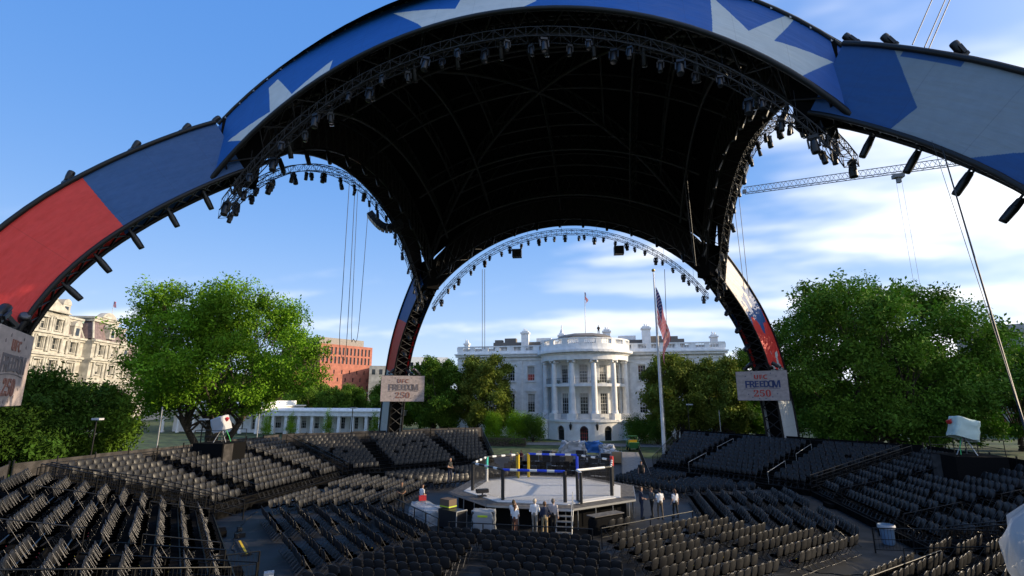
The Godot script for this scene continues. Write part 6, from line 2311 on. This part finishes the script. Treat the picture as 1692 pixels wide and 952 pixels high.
	for i in 5:
		for j in 4:
			var p := Vector3(-5.4 + i * 2.15 + r.randf_range(-0.2, 0.2), 0, -9.2 - j * 3.1 + r.randf_range(-0.3, 0.3))
			var t := thing("production_table", "black production table " + kinds[(i + j) % 4] + " behind the far side of the cage", "table", p, r.randf_range(-0.1, 0.1), "production tables beyond the cage")
			var m := MB.new()
			m.box(Vector3(0, 0.74, 0), Vector3(1.8, 0.05, 0.75)); m.box(Vector3(0, 0.37, -0.36), Vector3(1.8, 0.72, 0.02))
			for x in [-0.85, 0.85]:
				m.tube(Vector3(x, 0, 0.3), Vector3(x, 0.72, 0.3), 0.02)
			part("table", m, M.fabric_black, t)
			if (i + j) % 4 == 1:
				var mo := MB.new()
				mo.box(Vector3(0.2, 1.05, 0), Vector3(0.62, 0.38, 0.05)); mo.box(Vector3(0.2, 0.82, -0.02), Vector3(0.08, 0.14, 0.06)); mo.box(Vector3(0.2, 0.775, 0), Vector3(0.3, 0.02, 0.2))
				var ms := part("monitor", mo, M.lamp_black, t)
				var sc := MB.new()
				sc.box(Vector3(0.2, 1.05, 0.027), Vector3(0.58, 0.34, 0.006))
				part("dark_glass", sc, M.lens, ms)
			elif (i + j) % 4 == 2:
				for e in [-0.4, 0.35]:
					var bx := MB.new()
					bx.box(Vector3(e, 0.92, 0), Vector3(0.5, 0.3, 0.42)); bx.box(Vector3(e, 1.08, 0), Vector3(0.18, 0.03, 0.05))
					part("black_box", bx, M.lamp_black, t)
			elif (i + j) % 4 == 3:
				var cc := MB.new()
				for q in 14:
					var a0 := TAU * q / 14.0
					var a1 := TAU * (q + 1) / 14.0
					for l in 2:
						cc.tube(Vector3(cos(a0) * 0.22, 0.79 + 0.03 * l, sin(a0) * 0.22), Vector3(cos(a1) * 0.22, 0.79 + 0.03 * l, sin(a1) * 0.22), 0.018)
				part("cable_coil", cc, M.rubber, t)
			else:
				var pp := MB.new()
				for q in 4:
					pp.box(Vector3(-0.5 + q * 0.32, 0.775 + 0.003 * q, r.randf_range(-0.1, 0.1)), Vector3(0.24, 0.008, 0.3), yb(r.randf_range(-0.4, 0.4)))
				part("papers", pp, M.tarp_white, t)
	for i in 9:
		flight_case(Vector3(-6.0 + i * 1.35 + r.randf_range(-0.2, 0.2), 0, -22.4 - (i % 3) * 1.3), r.randf_range(-0.3, 0.3), Vector3(r.randf_range(0.9, 1.2), r.randf_range(0.8, 1.3), 0.75), ("tan" if i % 4 == 0 else "black") + " road case, " + ORD[i] + " from the hedge in the row before the tarps", M.lamp_black if i % 4 else M.tan)
	for a in [[Vector3(-0.6, 0, -28.5), 3.0, 2.5, 1.8, "tarp_white", "white peaked tarp over stacked equipment", 0.45], [Vector3(1.7, 0.6, -30.5), 3.2, 1.5, 1.6, "tarp_blue", "blue flat tarp cover between two white ones", 0.06], [Vector3(3.9, 0, -27.0), 2.2, 1.5, 2.2, "tarp_white", "crumpled white tarp hanging beside the ramp", 0.2], [Vector3(3.4, 0, -30.0), 1.8, 1.9, 1.6, "tarp_white", "tall narrow white tarp behind the crumpled one", 0.2], [Vector3(-3.6, 0, -27.0), 2.6, 1.1, 1.6, "tan", "low brown blanket over equipment by the hedge", 0.15]]:
		var m := MB.new()
		drape(m, a[0], a[1] * 0.8, a[2] * 0.8, a[3] * 0.8, yb(0.2), a[6], int(a[1] * 10), 0.7)
		single("equipment_tarp", m, M[a[4]], a[5], "tarp")
	# pole tops of the white peaked tarp
	# utility cart
	var ct := thing("utility_cart", "green utility cart with yellow wheels parked at the head of the ramp", "cart", Vector3(6.9, 0, -40.0), 0.15)
	var cb := MB.new()
	cb.box(Vector3(0, 0.62, 0.2), Vector3(1.45, 0.35, 2.6)); cb.box(Vector3(0, 0.95, 1.1), Vector3(1.35, 0.45, 0.9)); cb.box(Vector3(0, 1.0, -0.8), Vector3(1.45, 0.4, 1.1))
	part("body", cb, M.tractor_green, ct)
	var rp := MB.new()
	for x in [-0.65, 0.65]:
		rp.tube(Vector3(x, 1.1, 0.7), Vector3(x * 0.9, 1.95, 0.4), 0.03); rp.tube(Vector3(x, 1.1, -0.3), Vector3(x * 0.9, 1.95, -0.2), 0.03)
	rp.box(Vector3(0, 1.97, 0.1), Vector3(1.3, 0.06, 0.9))
	part("roll_frame", rp, M.tractor_green, ct)
	var se := MB.new()
	se.box(Vector3(0, 0.92, 0.15), Vector3(1.2, 0.14, 0.5)); se.box(Vector3(0, 1.2, -0.1), Vector3(1.2, 0.45, 0.12))
	part("seat", se, M.pad_yellow, ct)
	for x in [-0.7, 0.7]:
		for z in [-0.7, 1.05]:
			var w := MB.new()
			w.tube(Vector3(x - 0.12, 0.32, z), Vector3(x + 0.12, 0.32, z), 0.32, 0.32, 14, true)
			var wo := part("wheel", w, M.rubber, ct)
			var hb := MB.new()
			hb.tube(Vector3(x - 0.13, 0.32, z), Vector3(x + 0.13, 0.32, z), 0.17, 0.17, 10, true)
			part("rim", hb, M.pad_yellow, wo)
	# camera platforms
	for a in [[6, CAMERA_SPOT, "tarp_white", "white-wrapped broadcast camera on a tripod above the west stand", 0.95], [2, CAMERA_SPOT_E, "cover_green", "pale green-wrapped broadcast camera on a tripod above the east stand", 1.05]]:
		var o := outd(a[0])
		var tn := tand(a[0])
		var c: Vector3 = o * 26.9 + tn * a[1]
		var t := thing("camera_platform", "black boxed platform carrying the " + ("white" if a[0] == 6 else "green") + "-wrapped camera", "platform", c, a[0] * PI / 4)
		var m := MB.new()
		m.box(Vector3(0, 1.85, 0), Vector3(2.6, 3.7, 2.8))
		part("box", m, M.fabric_black, t)
		var sc := MB.new()
		sc.box(Vector3(0.7, 2.9, -1.42), Vector3(1.0, 1.5, 0.03))
		part("brown_panel", sc, M.scrim, t)
		var hr := MB.new()
		for x in [-1.25, 1.25]:
			for z in [-1.35, 1.35]:
				hr.tube(Vector3(x, 3.7, z), Vector3(x, 4.7, z), 0.025)
		for y in [4.2, 4.7]:
			hr.path([Vector3(-1.25, y, -1.35), Vector3(-1.25, y, 1.35), Vector3(1.25, y, 1.35), Vector3(1.25, y, -1.35)], 0.022)
		part("rail", hr, M.rail_black, t)
		wrapped_camera(c + Vector3(0, 3.7, 0), a[0] * PI / 4 + PI, a[3], M[a[2]], a[4])
	# plastic-wrapped fixture hanging close on the right
	var hw := thing("wrapped_fixture", "plastic-wrapped fixture with orange tape hanging on cables near the leg with the white star", "fixture", Vector3(11.12, 4.95, 27.4), 0.4)
	var core := MB.new()
	core.box(Vector3(0.05, 0.1, 0), Vector3(0.5, 0.62, 0.45)); core.tube(Vector3(0, -0.7, 0), Vector3(0, -0.2, 0), 0.16, 0.2, 10, true)
	part("fixture", core, mat("slate_blue", 0.06, 0.11, 0.22, 0.5), hw)
	var bag := MB.new()
	bag.lathe([Vector2(0.03, 1.05), Vector2(0.08, 0.98), Vector2(0.10, 0.90), Vector2(0.42, 0.62), Vector2(0.55, 0.3), Vector2(0.52, -0.1), Vector2(0.36, -0.6), Vector2(0.24, -0.95), Vector2(0.30, -1.6)], 40)
	for i in bag.v.size():
		var p := bag.v[i]
		var an := atan2(p.z, p.x)
		bag.v[i] = p + Vector3(cos(an), 0, sin(an)) * (0.045 * sin(an * 5.0 + p.y * 6.0) + 0.02 * sin(an * 13.0 - p.y * 9.0))
	part("plastic_bag", bag, M.plastic, hw)
	var tp := MB.new()
	tp.box(Vector3(-0.12, 0.32, 0.54), Vector3(0.07, 0.5, 0.02), Basis(Vector3.BACK, 0.2)); tp.box(Vector3(0.12, -0.02, 0.53), Vector3(0.42, 0.05, 0.02))
	part("orange_tape", tp, mat("orange", 0.75, 0.10, 0.02, 0.5), hw)
	var hc := MB.new()
	hc.path([Vector3(11.12, 5.95, 27.4), Vector3(16.7, 16.0, 17.45)], 0.02)
	hc.path([Vector3(11.16, 5.95, 27.4), Vector3(16.3, 16.0, 17.7)], 0.007)
	single("suspension_cable", hc, M.black_steel, "black cable holding the plastic-wrapped fixture from the leg above", "cable")
	# bin
	var bn := thing("round_bin", "blue-grey round plastic bin on the open floor of the shaded side", "bin", Vector3(19.0, 0, 4.6))
	bn.position = Vector3(18.35, 0, 5.3)
	var bm := MB.new()
	bm.lathe([Vector2(0.25, 0), Vector2(0.28, 0.05), Vector2(0.33, 0.85), Vector2(0.37, 0.88), Vector2(0.37, 0.93), Vector2(0.33, 0.93), Vector2(0.29, 0.1)], 16)
	part("body", bm, M.bin_blue, bn)
	var bl := MB.new()
	bl.lathe([Vector2(0.40, 0.78), Vector2(0.385, 0.93), Vector2(0.36, 0.95)], 16)
	part("bag_rim", bl, M.tarp_white, bn)
	# light poles behind the rim
	for p in [[-34.6, 3.2, 5.6, true], [-33.2, -1.2, 6.5, false], [-33.8, -6.5, 5.2, true], [-32.0, -12.0, 5.6, false], [-26.5, -21.5, 6.0, true], [-22.5, -26.0, 6.2, false], [13.5, -30.5, 6.4, true], [17.0, -30.0, 5.8, false]]:
		var t := thing("site_lamp_post", "thin " + ("dark lamp post with flat head" if p[3] else "pale bare post") + " behind the screen fence", "lamp post", Vector3(p[0], 0, p[1]), 0.0, "posts behind the screen fence")
		var m := MB.new()
		m.tube(Vector3.ZERO, Vector3(0, p[2], 0), 0.06, 0.05, 7)
		part("post", m, M.rail_black if p[3] else M.galv, t)
		if p[3]:
			var hd := MB.new()
			hd.box(Vector3(0.2, p[2] + 0.05, 0.1), Vector3(0.75, 0.14, 0.4))
			part("lamp_head", hd, M.tarp_white, t)
	# floor barriers in front of the blocks
	railing([Vector3(-3.7, 0, 9.35), Vector3(3.7, 0, 9.35)], 0.95, "black barrier in front of the floor rows facing the cage steps", false)
	railing([outd(1.0) * 9.35 + tand(1.0) * -3.5, outd(1.0) * 9.35 + tand(1.0) * 3.5], 0.95, "sunlit black barrier in front of the floor rows by the press group", false)
	railing([outd(7.0) * 9.35 + tand(7.0) * -3.5, outd(7.0) * 9.35 + tand(7.0) * 3.0], 0.95, "black barrier in front of the rows behind the plastic-covered table", false)
	railing([Vector3(5.25, 0.06, -9.0), Vector3(5.25, 0.06, -37.0)], 1.0, "black barred rail along the west edge of the ramp", true)
	railing([Vector3(7.55, 0.06, -9.0), Vector3(7.55, 0.06, -37.0)], 1.0, "black barred rail along the east edge of the ramp", true)
	# vomitory barriers between the stands
	railing([outd(6.5) * 19.0 + Vector3(0, 0.0, 0), outd(6.5) * 24.0 + Vector3(0, 1.4, 0), outd(6.5) * 30.0 + Vector3(0, 2.4, 0)], 1.1, "black barrier between the white-wrapped camera stand and the next", true)
	railing([outd(1.5) * 18.4, outd(1.5) * 23.0 + Vector3(0, 0.5, 0)], 1.1, "black barrier between the two stands on the bin side", true)
	railing([Vector3(12.0, 0, 16.2), Vector3(18.0, 0, 10.6)], 1.1, "black barrier with barred panels in front of the stand under the white star leg", true)
	railing([Vector3(-20.73, 0.45, 18.09), Vector3(-14.90, 0.45, 18.00), Vector3(-9.80, 0.45, 17.96)], 1.1, "near black barrier across the lower stand by the large hanging sign", false)
	railing([Vector3(-18.26, 0.50, 19.74), Vector3(-12.91, 0.50, 19.49), Vector3(-7.48, 0.50, 19.15)], 1.1, "nearest black barrier below the large hanging sign", false)
	railing([Vector3(-10.9, 0, 17.2), Vector3(-9.6, 0, 16.2)], 1.05, "short barred gate rail at the foot of the near stand", true)
	for a in [[Vector3(-11, 0.02, 9.5), Vector3(-7, 0.02, 8.2), Vector3(-4.5, 0.02, 7.4), "black cable lying on the floor from the plastic-covered table to the rows"], [Vector3(8.5, 0.02, 3.5), Vector3(12.5, 0.02, 14.5), Vector3(17.0, 0.02, 9.0), "black cable lying on the floor near the bin"], [Vector3(-18.3, 0.02, 5.0), Vector3(-16.5, 0.02, 9.5), Vector3(-13.0, 0.02, 13.5), "black cable along the walkway below the white-wrapped camera"]]:
		var fc := MB.new()
		var prev: Vector3 = a[0]
		for i in range(1, 25):
			var f := i / 24.0
			var p: Vector3 = (a[0] as Vector3).lerp(a[1], f).lerp((a[1] as Vector3).lerp(a[2], f), f) + Vector3(sin(i * 1.7) * 0.08, 0, cos(i * 2.3) * 0.08)
			fc.tube(prev, p, 0.02, 0.02, 5)
			prev = p
		single("floor_cable", fc, M.rubber, a[3], "cable")
	for a in [[Vector3(-13.2, 0, 12.6), 0.8, "yellow and black cable ramp on the walkway beside the near stand"], [Vector3(14.6, 0, 15.0), -0.75, "yellow and black cable ramp in front of the white star leg stand"]]:
		var t := thing("cable_ramp", a[2], "cable ramp", a[0], a[1])
		for i in 3:
			var m := MB.new()
			m.prism(PackedVector2Array([Vector2(-0.28, 0), Vector2(0.28, 0), Vector2(0.16, 0.07), Vector2(-0.16, 0.07)]), i * 0.92 - 1.4, i * 0.92 - 0.5, Basis(Vector3.RIGHT, Vector3.BACK, Vector3.UP))
			var mo := part("section", m, M.rubber, t)
			var l := MB.new()
			l.box(Vector3(0, 0.074, i * 0.92 - 0.95), Vector3(0.1, 0.012, 0.88))
			part("lid", l, M.pad_yellow, mo)
	# scattered small things on the floor and seats
	for i in 14:
		var k: float = [7.0, 1.0, 0.0, 6.0, 2.0][i % 5]
		var p := outd(k) * r.randf_range(17.2, 18.4) + tand(k) * r.randf_range(-5, 5)
		var b := MB.new()
		b.box(p + Vector3(0, 0.1, 0), Vector3(r.randf_range(0.25, 0.5), 0.2, r.randf_range(0.2, 0.4)), yb(r.randf() * 3))
		b.box(p + Vector3(0, 0.21, 0), Vector3(0.2, 0.03, 0.14), yb(r.randf() * 3))
		single("small_box", b, M.tarp_white if i % 3 == 0 else M.lamp_black, "small " + ("white" if i % 3 == 0 else "black") + " equipment box left on the walkway below a stand", "box", "boxes on the walkway")
func _ready() -> void:
	rng.seed = 1234
	materials()
	sky_and_light()
	ground()
	canopy()
	mansion()
	colonnade()
	ornate_block()
	brick_block()
	far_blocks()
	stands()
	plants()
	cage()
	rigging()
	place_chairs()
	signs()
	flags()
	crane()
	equipment()
	people()
